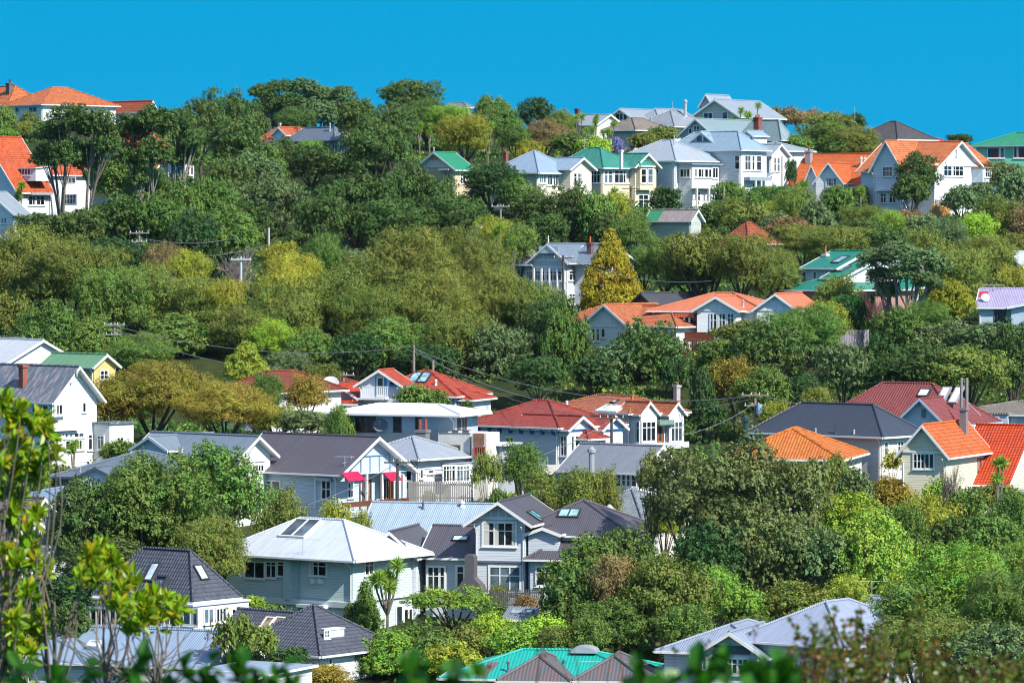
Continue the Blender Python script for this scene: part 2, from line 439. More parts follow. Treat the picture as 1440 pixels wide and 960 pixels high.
    def skylight(s, l, r, t, b, slope='F', B=None, n=1, m=('glass', '5f7f88'), name='skylight', h=.1, fr=None, wide=None, tall=None):
        """centre found on the slope; width and height in picture pixels of the slope's own axes"""
        B = B or s.b; c = s.onroof((l+r)/2, (t+b)/2, slope, B); u, v, w = s.axes(slope, B)
        pw = abs(r-l)*s.m; ph = abs(b-t)*s.m
        hw = (wide if wide else pw)/2; hh = (tall if tall else ph/max(.35, v[2]+.05))/2
        mb = MB(); fm = M(fr) if fr else m_plain('3a3d42')
        for sx in (-1, 1): mb.obox(c+u*sx*hw+w*h/2, u*.05, v*(hh+.05), w*h, fm)
        for sy in (-1, 1): mb.obox(c+v*sy*hh+w*h/2, u*hw, v*.05, w*h*.95, fm)
        for i in range(1, n): mb.obox(c+u*(-hw+2*hw*i/n)+w*h/2, u*.05, v*hh, w*h*.9, fm)
        o = mb.build(name, s.root, s.dz)
        g = MB(); g.obox(c+w*h*.6, u*hw, v*hh, w*.03, M(m)); g.build('pane', o, s.dz); return o
    def chimney(s, l, r, t, b, m=('brick', '9c4a36'), pots=1, slope='F', B=None, potc='b5603a', poth=.5, cap=True, dep=None, at_=None):
        B = B or s.b; c = s.onroof((l+r)/2, b, slope, B) if at_ is None else np.array(at_)
        w = (r-l)*s.m/(s.c+s.s)*1.0; w = w/2 if dep is None else w/2; zt = s.ZA(t, c[0], c[1])
        mb = MB(); mm = M(m); mb.box(c[0]-w, c[0]+w, c[1]-w, c[1]+w, c[2]-1.6, zt, mm)
        if cap: mb.box(c[0]-w-.08, c[0]+w+.08, c[1]-w-.08, c[1]+w+.08, zt-.22, zt-.02, mm)
        o = mb.build('chimney', s.root, s.dz)
        for i in range(pots):
            p = MB(); x = c[0]+(i-(pots-1)/2)*w*1.1; p.tube((x, c[1], zt-.05), (x, c[1], zt+poth), w*.38, m_plain(potc), w*.32, 8); p.build('pot', o, s.dz)
        return o
    def flue(s, px, t, b, r=.12, slope='F', B=None, m='a9adb0', cap=True):
        B = B or s.b; c = s.onroof(px, b, slope, B); zt = s.ZA(t, c[0], c[1]); mb = MB(); mm = m_plain(m, .35, .2)
        mb.tube((c[0], c[1], c[2]-.3), (c[0], c[1], zt), r, mm, k=10)
        if cap:
            mb.tube((c[0], c[1], zt), (c[0], c[1], zt+r*1.2), r*1.5, mm, k=10); mb.tube((c[0], c[1], zt+r*1.2), (c[0], c[1], zt+r*2.2), r*1.2, mm, r*.3, k=10)
        mb.tube((c[0], c[1], c[2]-.1), (c[0], c[1], c[2]+.12), r*1.8, mm, r*1.05, 10)
        return mb.build('flue', s.root, s.dz)
    def aerial(s, px, t, b, slope='F', B=None, span=1.1, n=7, rot=.4):
        B = B or s.b; c = s.onroof(px, b, slope, B); zt = s.ZA(t, c[0], c[1]); mb = MB(); mm = m_plain('b9bcbd', .35)
        mb.tube((c[0], c[1], c[2]-.05), (c[0], c[1], zt), .025, mm, k=5)
        d = np.array((math.cos(rot), math.sin(rot), 0)); e = np.array((-d[1], d[0], 0)); z = np.array((c[0], c[1], zt-.05))
        mb.tube(z-d*span, z+d*span, .02, mm, k=4)
        for i in range(n):
            p = z+d*span*(-.95+1.9*i/(n-1)); mb.tube(p-e*.35, p+e*.35, .012, mm, k=4)
        z2 = z-np.array((0, 0, .5)); mb.tube(z2-e*.6, z2+e*.6, .02, mm, k=4)
        return mb.build('aerial', s.root, s.dz)
    def dish(s, px, py, r=.38, face='F', plane=0.0, m='d7d9da', roof=False):
        if roof: c = s.onroof(px, py+6); z = s.ZA(py, c[0], c[1])
        else:
            a, z = s.plane(face, plane, px, py); c = s.pt(face, a, .35, plane, z)
        mb = MB(); mm = m_plain(m, .4); cc = np.array((c[0], c[1], z)); nrm = np.array((.25, -.85, .46)); nrm /= np.linalg.norm(nrm)
        a = np.cross(nrm, (0, 0, 1)); a /= np.linalg.norm(a); b = np.cross(nrm, a); K = 14; prev = None
        for rr, dd in ((.0, -.12), (.5, -.09), (.85, -.03), (1.0, .0)):
            ring = [cc+nrm*dd*2*r+(a*math.cos(6.283*i/K)+b*math.sin(6.283*i/K))*r*rr for i in range(K)]
            if prev:
                for i in range(K): mb.poly([prev[i], prev[(i+1) % K], ring[(i+1) % K], ring[i]], mm)
            prev = ring
        mb.tube(cc-nrm*.1, (c[0], c[1]+(.3 if not roof else 0), z-.45), .03, mm, k=5); mb.tube(cc-b*r*.0-np.array((0, 0, r)), cc+nrm*r*1.1, .012, mm, k=4)
        mb.tube(cc+nrm*r*1.1, cc+nrm*r*1.25, .04, mm, k=6)
        return mb.build('satellite_dish', s.root, s.dz)
    def post(s, face, px, t, b, w=.09, plane=0.0, d=0, m=None, name='post'):
        a, z0 = s.plane(face, plane, px, b); _, z1 = s.plane(face, plane, px, t); mb = MB()
        s.fbox(mb, face, a-w, a+w, d-w, d+w, plane, z0, z1, M(m) if m else s.trim); return mb.build(name, s.root, s.dz)
    def rail(s, face, l, r, t, b, plane=0.0, n=14, m=None, name='balustrade', solid=False):
        a0, z0 = s.plane(face, plane, l, b); a1, _ = s.plane(face, plane, r, b); _, z1 = s.plane(face, plane, (l+r)/2, t); mb = MB(); mm = M(m) if m else s.trim
        if a0 > a1: a0, a1 = a1, a0
        s.fbox(mb, face, a0, a1, -.04, .04, plane, z1-.08, z1, mm); s.fbox(mb, face, a0, a1, -.035, .035, plane, z0, z0+.07, mm)
        for i in range(n):
            x = a0+(a1-a0)*(i+.5)/n; w = (a1-a0)/n*(.3 if not solid else .46); s.fbox(mb, face, x-w, x+w, -.02, .02, plane, z0+.07, z1-.08, mm)
        return mb.build(name, s.root, s.dz)
    def done(s):
        B = s.blocks[0]
        if B['kind'] != 'flat':
            for (x, y) in ((B['x1']-.14, B['y0']-.07), (B['x0']+.14, B['y0']-.07)):
                d = MB(); z = B['ze']-.12; d.tube((x, y-B['o']+.05, z), (x, y, z-.45), .05, s.trim, k=6); d.tube((x, y, z-.45), (x, y, B['zb']+.2), .05, s.trim, k=6); d.build('downpipe', s.root, s.dz)
        return s.W.build('wall', s.root, s.dz)
FOOT = []; HOUSES = []
# key: (column of the nearest corner, row of its eave, depth in m, turn of the house in degrees, row of the ground)
SPEC = {
 'sky_orange': (60, 147, 640, 50, 166), 'sky_brown': (205, 158, 652, 40, 176),
 'left_orange': (24, 270, 520, 38, 322), 'left_white': (21, 303, 492, 35, 330), 'hid_white': (212, 232, 552, 40, 268), 'bay_white': (271, 222, 548, 30, 262),
 'gable_pair': (422, 197, 592, 40, 222), 'blue_hip': (470, 198, 580, 45, 235), 'sky_grey': (640, 152, 660, 30, 175),
 'green_yellow': (640, 238, 552, 42, 285), 'blue_cream': (757, 243, 534, 40, 285), 'teal_cream': (848, 236, 549, 42, 302), 'rust_white': (950, 226, 556, 42, 290),
 'blue_white': (1042, 211, 560, 42, 278), 'ornate': (1084, 216, 566, 35, 276), 'arch_grey': (1003, 191, 592, 38, 228), 'cream_top': (1040, 164, 625, 35, 192),
 'grey_group': (948, 178, 612, 42, 205), 'tri_gable': (890, 168, 640, 35, 190), 'tan_roof': (893, 182, 604, 40, 205), 'red_stack': (838, 176, 625, 40, 196),
 'slate_top': (1262, 195, 622, 48, 215), 'red_top': (1320, 199, 640, 40, 215),
 'big_orange': (1265, 240, 548, 40, 300), 'low_orange': (1215, 266, 560, 30, 296), 'mint': (1378, 204, 585, 20, 240),
 'shed': (972, 311, 512, 40, 335), 'tile_hip': (1052, 342, 505, 45, 365), 'villa': (798, 371, 470, 35, 428), 'tile_bung': (882, 458, 438, 40, 490),
 'brick_gable': (925, 440, 458, 40, 462), 'iron_villa': (950, 438, 440, 22, 480), 'teal_pink': (1168, 388, 452, 40, 442), 'teal_back': (1250, 402, 458, 25, 440),
 'lavender': (1376, 432, 440, 12, 465), 'white_right': (1438, 382, 475, 40, 405),
 'left_peak': (27, 515, 418, 50, 560), 'yellow': (132, 516, 405, 42, 570), 'tall_white': (72, 565, 372, 42, 645), 'grey_long': (335, 642, 352, 40, 735),
 'slate_low': (255, 672, 338, 15, 705), 'brown_tile': (18, 757, 322, 42, 800), 'blue_strip': (90, 707, 330, 15, 740),
 'black_blue': (475, 667, 350, 38, 735), 'grey_hip': (588, 656, 359, 38, 712), 'white_flat': (640, 584, 368, 22, 655), 'red_balcony': (563, 558, 404, 20, 605),
 'red_small': (500, 553, 406, 20, 600), 'maroon': (378, 550, 397, 40, 595), 'maroon_back': (480, 546, 412, 30, 590),
 'red_villa': (785, 601, 380, 38, 672), 'twin_bay': (890, 582, 394, 50, 640), 'grey_mid': (898, 665, 352, 35, 715),
 'orange_low': (1178, 651, 350, 15, 690), 'navy': (1240, 614, 362, 40, 680), 'maroon_gable': (1326, 597, 382, 30, 650), 'tan_right': (1420, 579, 395, 25, 640),
 'orange_right': (1330, 642, 338, 26, 712),
 'white_hip': (495, 786, 330, 36, 905), 'blue_metal': (660, 756, 344, 15, 775), 'dormer': (740, 766, 334, 14, 860), 'grey_tile': (905, 738, 343, 40, 775),
 'tower': (270, 848, 300, 38, 915), 'spire': (432, 928, 292, 38, 960), 'metal_low': (285, 925, 284, 20, 975), 'kerb_roof': (25, 945, 272, 30, 985),
 'teal_low': (795, 955, 285, 8, 985), 'gable_low': (1100, 918, 283, 20, 980), 'hip_low': (1185, 908, 279, 38, 985), 'grey_back': (1290, 882, 300, 18, 925),
 'hidden_red': (1352, 768, 322, 40, 800), 'edge_grey': (1446, 784, 320, 30, 815), 'lean_to': (758, 872, 305, 15, 890),
}
def add_pads():
    for k, (px, ev, D, th, base) in SPEC.items():
        p = at(px, base, D); b = gz(p[0], p[1]); PADS.append((p[0], p[1]+4, p[2], 11.0, None, b))
    for i, p in enumerate(PADS): PADS[i] = (p[0], p[1], p[2], p[3], p[5])
_n = list(SPEC); 
for k in _n:
    px, ev, D, th, base = SPEC[k]; p = at(px, base, D)
_tmp = []
def gz0(x, y):
    global PADS
    q = list(PADS); PADS.clear(); v = gz(x, y); PADS.extend(q); return v
for k in _n:
    px, ev, D, th, base = SPEC[k]; p = at(px, base, D); _tmp.append((p[0], p[1]+4, p[2], 11.0, gz(p[0], p[1]+4)))
PADS.extend(_tmp)
for px_, row_, D_ in ((340, 893, 339), (400, 896, 335), (445, 900, 332), (560, 893, 340), (600, 880, 346), (620, 862, 337), (700, 862, 337), (790, 850, 342), (400, 722, 358), (640, 712, 366), (520, 652, 376), (700, 672, 384), (860, 640, 390), (1120, 650, 372), (1000, 482, 444), (1080, 482, 450), (90, 650, 380), (20, 645, 386), (250, 718, 356)):
    p = at(px_, row_, D_); PADS.append((p[0], p[1], p[2], 8.0, gz0(p[0], p[1])))

O1 = ('tile', 'd9602a', 'b84e24'); BW = ('board', 'e4e4df')
# ---- skyline, left
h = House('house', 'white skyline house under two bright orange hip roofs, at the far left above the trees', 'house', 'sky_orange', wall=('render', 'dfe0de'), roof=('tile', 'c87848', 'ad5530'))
h.blk(5, 60, 163, 147, 123, o=.5); b0 = h.b
h.win('R', 101, 111, 150, 160, 2, plane=0); h.win('F', 22, 27, 152, 159, 1); h.win('F', 41, 52, 151, 158, 2)
h.blk(-70, 12, 70, 150, 121, yc=2.5); h.chimney(8, 20, 117, 130, ('brick', '6d5a58'), 1, 'F', poth=.6, potc='6a3a34'); h.done()
h = House('house', 'low red-brown tiled gable with white bargeboards poking over the treetops beside the orange skyline house', 'house', 'sky_brown', roof=('tile', 'a85536', '8a4630'))
h.blk(120, 206, 218, 158, 142, 'gx', o=.5); h.done()
# ---- left, mid height
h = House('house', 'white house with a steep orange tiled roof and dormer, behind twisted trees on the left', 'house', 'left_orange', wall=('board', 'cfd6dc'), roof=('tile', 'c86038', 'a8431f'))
h.blk(-62, 24, 69, 271, 192, 'gy', o=.5); B0 = h.b
h.win('F', 14, 23, 278, 291, 2, .4); h.win('R', 40, 62, 276, 288, 4, .4, cur=.3); h.panel('awning', 'R', 38, 68, 271, 274, '9aa6b0', 0, .0, .8)
h.blk(14, 20, 46, 236, 233, 'shed', yc=2.2, xc=1.0, wid=4.0, dep=2.6, o=.2, zb=(1.6,), th=.1, gut=False); h.win('F', 27, 43, 237, 246, 4, plane=2.2)
h.blk(60, 70, 122, 246, 232, 'hip', yc=6.0, dep=7.5, o=.4); h.win('F', 90, 107, 274, 287, 4, .4, plane=6.0); h.win('F', 92, 106, 250, 257, 3, plane=6.0)
h.done()
h = House('cottage', 'white gable end with scalloped bargeboard at the left edge, below the steep orange roof', 'house', 'left_white', wall=('board', 'e2e4e4'), roof=('iron', '8d97a0'))
h.blk(-45, 21, 40, 303, 270, 'gy', o=.35); h.win('F', 2, 9, 306, 314, 2); h.done()
h = House('house', 'white house with an orange roof glimpsed through the crowns of two dark trees', 'house', 'hid_white', wall=('board', 'dde2e6'), roof=('tile', 'bf6a40', 'a04a26'))
h.blk(150, 212, 240, 210, 186, 'hip'); h.win('F', 182, 196, 216, 226, 3); h.blk(178, 214, 234, 240, 226, 'gx', yc=-1.5, dep=4); h.done()
h = House('cottage', 'small white corner bay with tall windows among dark trees above the wooded slope', 'house', 'bay_white', wall=('board', 'dde0e2'), roof=('tile', 'a0512f', '7d4028'))
h.blk(236, 262, 273, 224, 212, 'hip', o=.4); h.win('R', 263, 266, 228, 246, 1, .35); h.win('R', 268, 271, 228, 246, 1, .35); h.win('F', 250, 259, 228, 246, 2, .35); h.done()
h = House('house', 'orange tiled house with two little white gables, half hidden left of the blue-grey hip roof', 'house', 'gable_pair', roof=('tile', 'bf6a48', 'a54c2c'))
h.blk(362, 420, 445, 199, 180, 'hip'); h.blk(384, 402, 406, 190, 179, 'gy', yc=-1, dep=4, o=.3); h.blk(406, 421, 426, 199, 189, 'gy', yc=-2, dep=5, o=.3); h.chimney(392, 395, 173, 183, ('plain', 'c0c0bc'), 0); h.done()
h = House('house', 'blue-grey house with a dark trimmed hip roof standing just left of the broad dark tree', 'house', 'blue_hip', wall=('board', '8ea0b4'), roof=('iron', '6c7884', None), trim='4b5360')
h.blk(408, 470, 492, 198, 179, o=.6); h.win('F', 470.5-1, 469, 205, 222, 1) if False else None
h.win('F', 455, 463, 204, 222, 1, .4); h.win('R', 472, 478, 205, 223, 1, .4); h.win('R', 482, 489, 205, 225, 1, .4); h.flue(464, 175, 184, .1); h.done()
h = House('house', 'grey metal roof just showing over the skyline trees near the middle', 'house', 'sky_grey', roof=('iron', '707a84'))
h.blk(625, 655, 664, 151, 144, 'hip'); h.done()
# ---- top, middle
h = House('house', 'yellow weatherboard house with a plain green gable roof and white battened gable', 'house', 'green_yellow', wall=('board', 'd2ac66'), roof=('iron', '2f8a63'))
h.blk(586, 640, 664, 239, 214, 'gy', o=.5, roof=('iron', '2b8660', None, .6, .35)); h.battens('F', 590, 634, 222, 235, 9); h.panel('gable_panel', 'F', 592, 630, 226, 234, 'd9d8cf', 0, .003, .02)
h.win('F', 625, 633, 243, 259, 1, .35); h.panel('window_hood', 'F', 621, 635, 237, 240, 'd9dbd8', 0, .0, .6); h.win('R', 647, 654, 242, 258, 2, .4)
h.flue(610, 209, 217, .1); h.done()
h = House('house', 'cream house with pale blue-grey roof and white gable, between two green roofed houses', 'house', 'blue_cream', wall=('board', 'dccfa4'), roof=('iron', '8fa3b6', None, .6, .35))
h.blk(690, 757, 812, 243, 212, 'hip', o=.5); h.win('R', 758.5, 767, 246, 257, 3, .3); h.win('R', 769, 792, 246, 260, 6, .3, cur=.6); h.win('R', 794, 803, 247, 259, 3, .3, cur=.5)
h.blk(785, 802, 832, 238, 222, 'gx', xc=1.6, yc=None, wid=7, o=.5); bb = h.b; h.win('R', 806, 820, 244, 262, 3, .3, plane='b', cur=.5)
h.chimney(707, 715, 213, 226, ('brick', 'a0463a'), 1, poth=.3); h.done()
h = House('villa', 'two storey cream villa with teal green roof and a hanging bay under its gable', 'house', 'teal_cream', wall=('board', 'dcc688'), roof=('iron', '34806f', '5fa08e', .4, .4))
h.blk(779, 848, 892, 236, 208, 'hip', o=.5); h.win('F', 850.5-3, 847.5, 241, 257, 1) if False else None
h.win('F', 831, 844, 241, 257, 3, .3); h.win('R', 850, 861, 240, 257, 2, .35, cur=.5); h.win('R', 864, 888, 240, 257, 4, .3, cur=.4); h.win('R', 864, 888, 279, 296, 4, .3)
h.win('R', 850, 861, 279, 296, 2, .3)
h.blk(872, 893, 923, 235, 216, 'gx', xc=1.0, yc=None, wid=7, o=.5); h.win('R', 898, 911, 274, 296, 2, .3, plane='b')
h.blk(897, 900, 919, 233, 226, 'hip', xc=1.7, yc=None, wid=.9, o=.15, zb=267); h.win('R', 901.5, 908, 238, 257, 1, .45, plane='b', cur=.5); h.win('R', 911, 917.5, 238, 257, 1, .45, plane='b')
h.aerial(822, 196, 208, span=1.6); h.done()
h = House('villa', 'white two storey villa with a rusting pale grey-blue hip roof and an enclosed corner balcony', 'house', 'rust_white', wall=('board', 'dfe1e0'), roof=('iron', '9fb0ba', 'b58b86', .55, .35))
h.blk(862, 950, 1013, 226, 197, 'hip', o=.55); h.win('F', 920, 926, 238, 243, 1)
h.blk(944, 973, 1011, 230, (.35,), 'flat', yc=None, xc=2.3, wid=2.4, o=.4, th=.14); h.win('F', 957, 970, 238, 249, 3, None, plane='b'); h.win('R', 977, 1000, 238, 249, 5, None, plane='b'); h.win('R', 1002, 1009, 236, 250, 2, None, plane='b')
h.panel('balcony_roof', 'R', 965, 1006, 263, 265, 'dcdedd', 'b', 0, .9)
for p in (973, 990, 1003): h.post('R', p, 265, 291, .13, 'b', .8)
h.rail('R', 973, 1003, 282, 290, h.b['x1']+.8, 10); h.win('R', 978, 984, 270, 288, 1, .3, plane='b'); h.win('R', 993, 1000, 270, 288, 1, .3, plane='b'); h.chimney(871, 876, 211, 219, ('plain', 'dedede'), 0); h.flue(948, 190, 200, .06, cap=False); h.done()
h = House('villa', 'white two storey villa with a blue-grey iron roof, triangular dormer and small ridge gable', 'house', 'blue_white', wall=('board', 'dde1e4'), roof=('iron', '8ea5b4', None, .6, .35))
h.blk(938, 1042, 1078, 211, 185, 'hip', o=.5); B0 = h.b; h.win('F', 1034, 1040, 219, 238, 1, .4)
h.win('R', 1045, 1070, 219, 239, 4, .4, cur=.8); h.panel('porch_roof', 'R', 1046, 1077, 249, 254, '8ea5b4', 0, 0, 1.0)
for p in (1055, 1063, 1068): h.post('R', p, 254, 276, .1, 0, .9)
h.win('R', 1058, 1064, 258, 272, 1, .3)
h.blk(971, 1005, 1018, 202, 185, 'gy', yc=1.2, dep=5, o=.35, zb=(1.5,)); h.panel('gable_glass', 'F', 980, 987, 191, 203, ('glass', '2c4a4a'), 1.2, 0, .05); h.panel('gable_glass', 'F', 989.5, 997, 191, 203, ('glass', '2c4a4a'), 1.2, 0, .05)
h.blk(1038, 1044, 1054, 191, 184, 'gy', yc=4.0, xc=-1.2, wid=1.8, dep=3, o=.2, zb=(1.,)); h.done()
h = House('villa', 'white villa with an ornate carved gable and double bay windows beside the long orange roof', 'house', 'ornate', wall=('board', 'e0e2e2'), roof=('iron', '94a2aa', None, .6, .35))
h.blk(1074, 1084, 1098, 219, 203, 'gx', o=.4, dep=4.2, wid=7); h.win('R', 1086, 1096, 222, 241, 2, .45, cur=.6); h.post('R', 1099, 219, 262, .08, 0, .2)
h.blk(1090, 1099, 1120, 212, 200, 'hip', yc=5.0, xc=-1.0, wid=7, dep=7, o=.5); h.win('R', 1103, 1110, 219, 235, 2, .3, plane=-1.0)
h.blk(1066, 1078, 1108, 254, 243, 'shed', yc=-3.4, xc=.5, wid=8, dep=3, o=.3, zb=(3,)); h.done()
h = House('house', 'grey-green house with an arched attic window in its gable, behind the triangular dormer', 'house', 'arch_grey', wall=('board', '8f9fa5'), roof=('iron', '82969a', None, .6, .35))
h.blk(957, 1003, 1016, 191, 167, 'gy', o=.4, dep=17); h.win('F', 976, 984, 177, 188, 2, .5, cur=.3); h.win('F', 969, 973, 181, 188, 1); h.win('F', 988, 992, 181, 188, 1)
h.blk(1040, 1098, 1112, 197, 169, 'hip', yc=2.5, o=.5); h.chimney(1036, 1048, 165, 184, ('brick', 'a33c30'), 2, poth=.35, at_=(6.8, 1.0, 1.4)); h.aerial(995, 171, 182); h.done()
h = House('house', 'cream gabled house at the very top, with a white pointed loft rising behind its roof', 'house', 'cream_top', wall=('board', 'c3bd9f'), roof=('iron', '929ca6', None, .6, .35))
h.blk(974, 1040, 1062, 165, 140, 'gy', o=.45, dep=12); h.win('F', 990, 1002, 159, 168, 2, cur=.3); h.win('F', 1016, 1023, 158, 168, 1)
h.blk(985, 1002, 1022, 150, 133, 'gy', yc=7.0, dep=6, o=.3, wall=('board', 'b9bec8')); h.done()
h = House('house', 'grey hip roofed house with a tall metal flue, left of the topmost cream gable', 'house', 'grey_group', wall=('board', 'cfd0c8'), roof=('iron', '8b929a', 'a9acb0', .35, .35))
h.blk(890, 948, 1005, 178, 156, 'hip', o=.6); h.win('R', 958, 966, 181, 188, 2); h.flue(964, 144, 164, .2, slope='R'); h.flue(916, 167, 179, .12); h.done()
h = House('house', 'white house on the skyline with a broad low gable of triangular windows', 'house', 'tri_gable', roof=('iron', '919aa4', None, .6, .35))
h.blk(857, 890, 925, 168, 153, 'gy', o=.5, dep=13); h.win('F', 866, 883, 160, 169, 3); h.blk(905, 925, 950, 166, 153, 'hip', yc=4, dep=10); h.flue(946, 143, 152, .05, cap=False); h.done()
h = House('house', 'low house with weathered tan roof and white gutters, before the grey hip roof', 'house', 'tan_roof', roof=('tile', '8f8478', '7a7068'), wall=('board', 'b9b6ac'))
h.blk(853, 893, 940, 183, 166, 'hip', o=.6); h.done()
h = House('house', 'white gable and dark red chimney showing among cabbage trees on the skyline', 'house', 'red_stack', roof=('iron', '98a0a8'))
h.blk(800, 838, 846, 176, 161, 'gx', o=.4, dep=6); h.chimney(800, 808, 153, 166, ('brick', '6a3038'), 0, at_=(-5.5, 2.5, .5)); h.done()
# ---- top right
h = House('house', 'pale house under a dark slate hip roof on the skyline behind the orange gables', 'house', 'slate_top', wall=('board', 'b9c4cf'), roof=('tile', '5a5657', '484446', .3))
h.blk(1200, 1262, 1312, 196, 171, 'hip', o=.6); h.done()
h = House('house', 'tiny patch of red roof showing between the slate roof and the green roof', 'house', 'red_top', roof=('iron', 'b8303a'))
h.blk(1300, 1318, 1328, 200, 194, 'hip'); h.done()
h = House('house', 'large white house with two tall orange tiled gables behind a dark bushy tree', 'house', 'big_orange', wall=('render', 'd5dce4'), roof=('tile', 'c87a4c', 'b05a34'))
h.blk(1228, 1268, 1302, 241, 198, 'gy', o=.5, dep=14, wall=('board', 'd5dce4')); h.win('F', 1242, 1255, 235, 248, 3, .4); h.win('R', 1272, 1285, 236, 248, 3, .4); h.win('F', 1237, 1248, 272, 285, 2, .4); h.win('F', 1251, 1260, 272, 285, 2, .4); h.panel('bay_hood', 'F', 1233, 1264, 267, 269, 'c9ced3', 0, 0, .5)
h.blk(1250, 1314, 1382, 240, 199, 'gx', yc=None, xc=4.5, wid=11.5, o=.5); B1 = h.b; h.win('R', 1327, 1354, 234, 247, 5, .4, plane='b', cur=.3); h.win('R', 1332, 1348, 272, 280, 4, .4, plane='b')
h.panel('string_course', 'R', 1314, 1376, 231, 233, 'e8e8e4', 'b', 0, .12)
h.blk(1340, 1384, 1407, 243, 201, 'gy', yc=None, xc=5.4, wid=11, o=.5); 
h.blk(1377, 1382, 1395, 235, (.4,), 'flat', yc=None, xc=6.2, wid=3, o=.15, zb=(2.,)); h.win('R', 1384, 1393, 237, 249, 2, .4, plane='b')
h.flue(1345, 212, 220, .1, slope='F', B=B1); h.done()
h = House('house', 'low white house with a long bright orange tiled roof and two small front gables', 'house', 'low_orange', wall=('board', 'e6e9ec'), roof=('tile', 'cc6a38', 'b55424'))
h.blk(1112, 1215, 1240, 262, 216, 'gx', o=.5, dep=11); h.chimney(1132, 1143, 212, 228, ('render', '8f7f80'), 1, poth=.6, potc='a04a38')
h.flue(1211, 224, 236, .16, m='d0c8c0'); h.flue(1216, 224, 233, .14, m='d0c8c0')
h.blk(1147, 1185, 1190, 258, 229, 'gy', yc=-2.4, dep=8, o=.35); h.win('F', 1162, 1176, 251, 262, 4, .4, plane=-2.4); h.blk(1135, 1149, 1155, 254, 232, 'gy', yc=-1.0, dep=6, o=.3)
h.blk(1205, 1213, 1229, 281, 275, 'shed', yc=-2.5, xc=.5, wid=1.5, dep=2.4, o=.2); h.done()
h = House('house', 'mint green house with a low bright green roof at the right edge', 'house', 'mint', wall=('plain', '7cc4a4'), roof=('iron', '2f8763', None, .6, .4), trim='9aa6a6')
h.blk(1330, 1500, 1530, 204, 186, 'hip', o=.6, xc=16, dep=9, wid=16.5); h.win('F', 1389, 1405, 208, 222, 1, plane=0, fr=WHITE); h.win('F', 1407, 1412, 208, 222, 1, fr=WHITE); h.win('F', 1426, 1430, 206, 222, 1, fr=WHITE); h.win('F', 1432, 1446, 206, 222, 1, fr=WHITE); h.done()
# ---- right, mid height
h = House('shed', 'pale green shed with a half green, half rusty iron roof below the white villas', 'shed', 'shed', wall=('board', '9fae9d', .28), roof=('iron', '9f9a97', 'a06c66', .8, .5))
h.blk(911, 972, 986, 311, 295, 'gx', o=.35); m_ = MB(); B = h.b
p = h.onroof(912, 310); 
sl = lambda x, y: (x, y, B['ze']+B['m']*(y-(B['y0']-.35))+.02)
xa = B['x0']-.34; m_.slab([sl(xa, B['y0']-.35), sl(xa+2.1, B['y0']-.35), sl(xa+2.1, (B['y0']+B['y1'])/2), sl(xa, (B['y0']+B['y1'])/2)], .015, M(('iron', '3f8f62')), M(('iron', '3f8f62')), [(0, 0), (2.1, 0), (2.1, 3), (0, 3)]); m_.build('green_roof_sheet', h.lastroof, h.dz); h.done()
h = House('house', 'orange-brown tiled hip roof rising out of the trees below the ornate villa', 'house', 'tile_hip', roof=('tile', 'a85a38', '7f4630', .34, .4), wall=('board', 'c8cdd2'))
h.blk(1015, 1052, 1092, 343, 313, 'hip', o=.5); h.win('R', 1060, 1070, 347, 356, 2); h.done()
h = House('villa', 'pale grey villa with fretwork gable and glazed upper verandah, left of the golden conifer', 'house', 'villa', wall=('board', 'b3c0cc'), roof=('iron', '72808e', None, .6, .4))
h.blk(749, 797, 818, 370, 343, 'gy', o=.55, dep=10); h.battens('F', 752, 792, 350, 366, 11); h.panel('gable_screen', 'F', 758, 786, 346, 356, 'cdd5dc', -.5, .0, .05)
h.flue(771, 331, 344, .07, B=h.b, cap=False, m='d8dadb'); 
h.win('F', 754, 790, 381, 394, 6, .35, cur=.2); h.win('R', 800, 815, 381, 394, 3, .3); h.rail('F', 753, 796, 396, 407, -.3, 18); h.panel('balcony_floor', 'F', 752, 797, 407, 409, 'c9d2d9', 0, .0, .5); h.panel('fascia_board', 'F', 751, 797, 374, 378, 'ccd4da', 0, 0, .12)
for p in (753, 764, 775, 786, 796): h.post('F', p, 377, 428, .09, 0, .35)
h.win('F', 782, 790, 415, 428, 2, .3); h.win('F', 757, 764, 415, 428, 2, .3); h.win('R', 800, 812, 413, 427, 3, .3)
h.blk(795, 828, 845, 370, 345, 'gx', yc=1.5, dep=9.0, o=.5); h.chimney(825, 835, 341, 356, ('brick', '7a4a48'), 1, poth=.7, potc='c05a30')
h.blk(724, 752, 760, 372, 359, 'hip', yc=2.0, dep=7, o=.5); h.win('F', 741, 750, 382, 394, 3, .3, plane=2.0); h.dish(748, 356, .5, roof=True); h.done()
h = House('bungalow', 'small bungalow with orange tiled roof and pale battened gable, below the golden conifer', 'house', 'tile_bung', wall=('board', 'dcdfd8'), roof=('tile', 'bf7048', 'a25a38', .34, .45))
h.blk(823, 882, 900, 459, 428, 'gy', o=.45, dep=8); h.battens('F', 826, 878, 442, 458, 7); h.win('F', 833, 843, 462, 479, 2, .35, cur=.4); h.win('F', 846, 851, 462, 474, 1)
h.blk(800, 928, 945, 459, 430, 'hip', yc=1.5, xc=5.2, wid=17, dep=8.5, o=.45); h.win('F', 897, 902, 461, 468, 1, plane=1.5); h.done()
h = House('house', 'red brick gable under a black roof, between the golden conifer and salmon iron roof', 'house', 'brick_gable', wall=('brick', '8f4436'), roof=('iron', '4b4e56'), trim='3c4048')
h.blk(880, 927, 940, 440, 412, 'gy', o=.4, dep=10); h.done()
h = House('villa', 'white villa with a salmon orange iron roof, two gables and a small arched porch', 'house', 'iron_villa', wall=('board', 'eceeee'), roof=('iron', 'c87450', None, .6, .5))
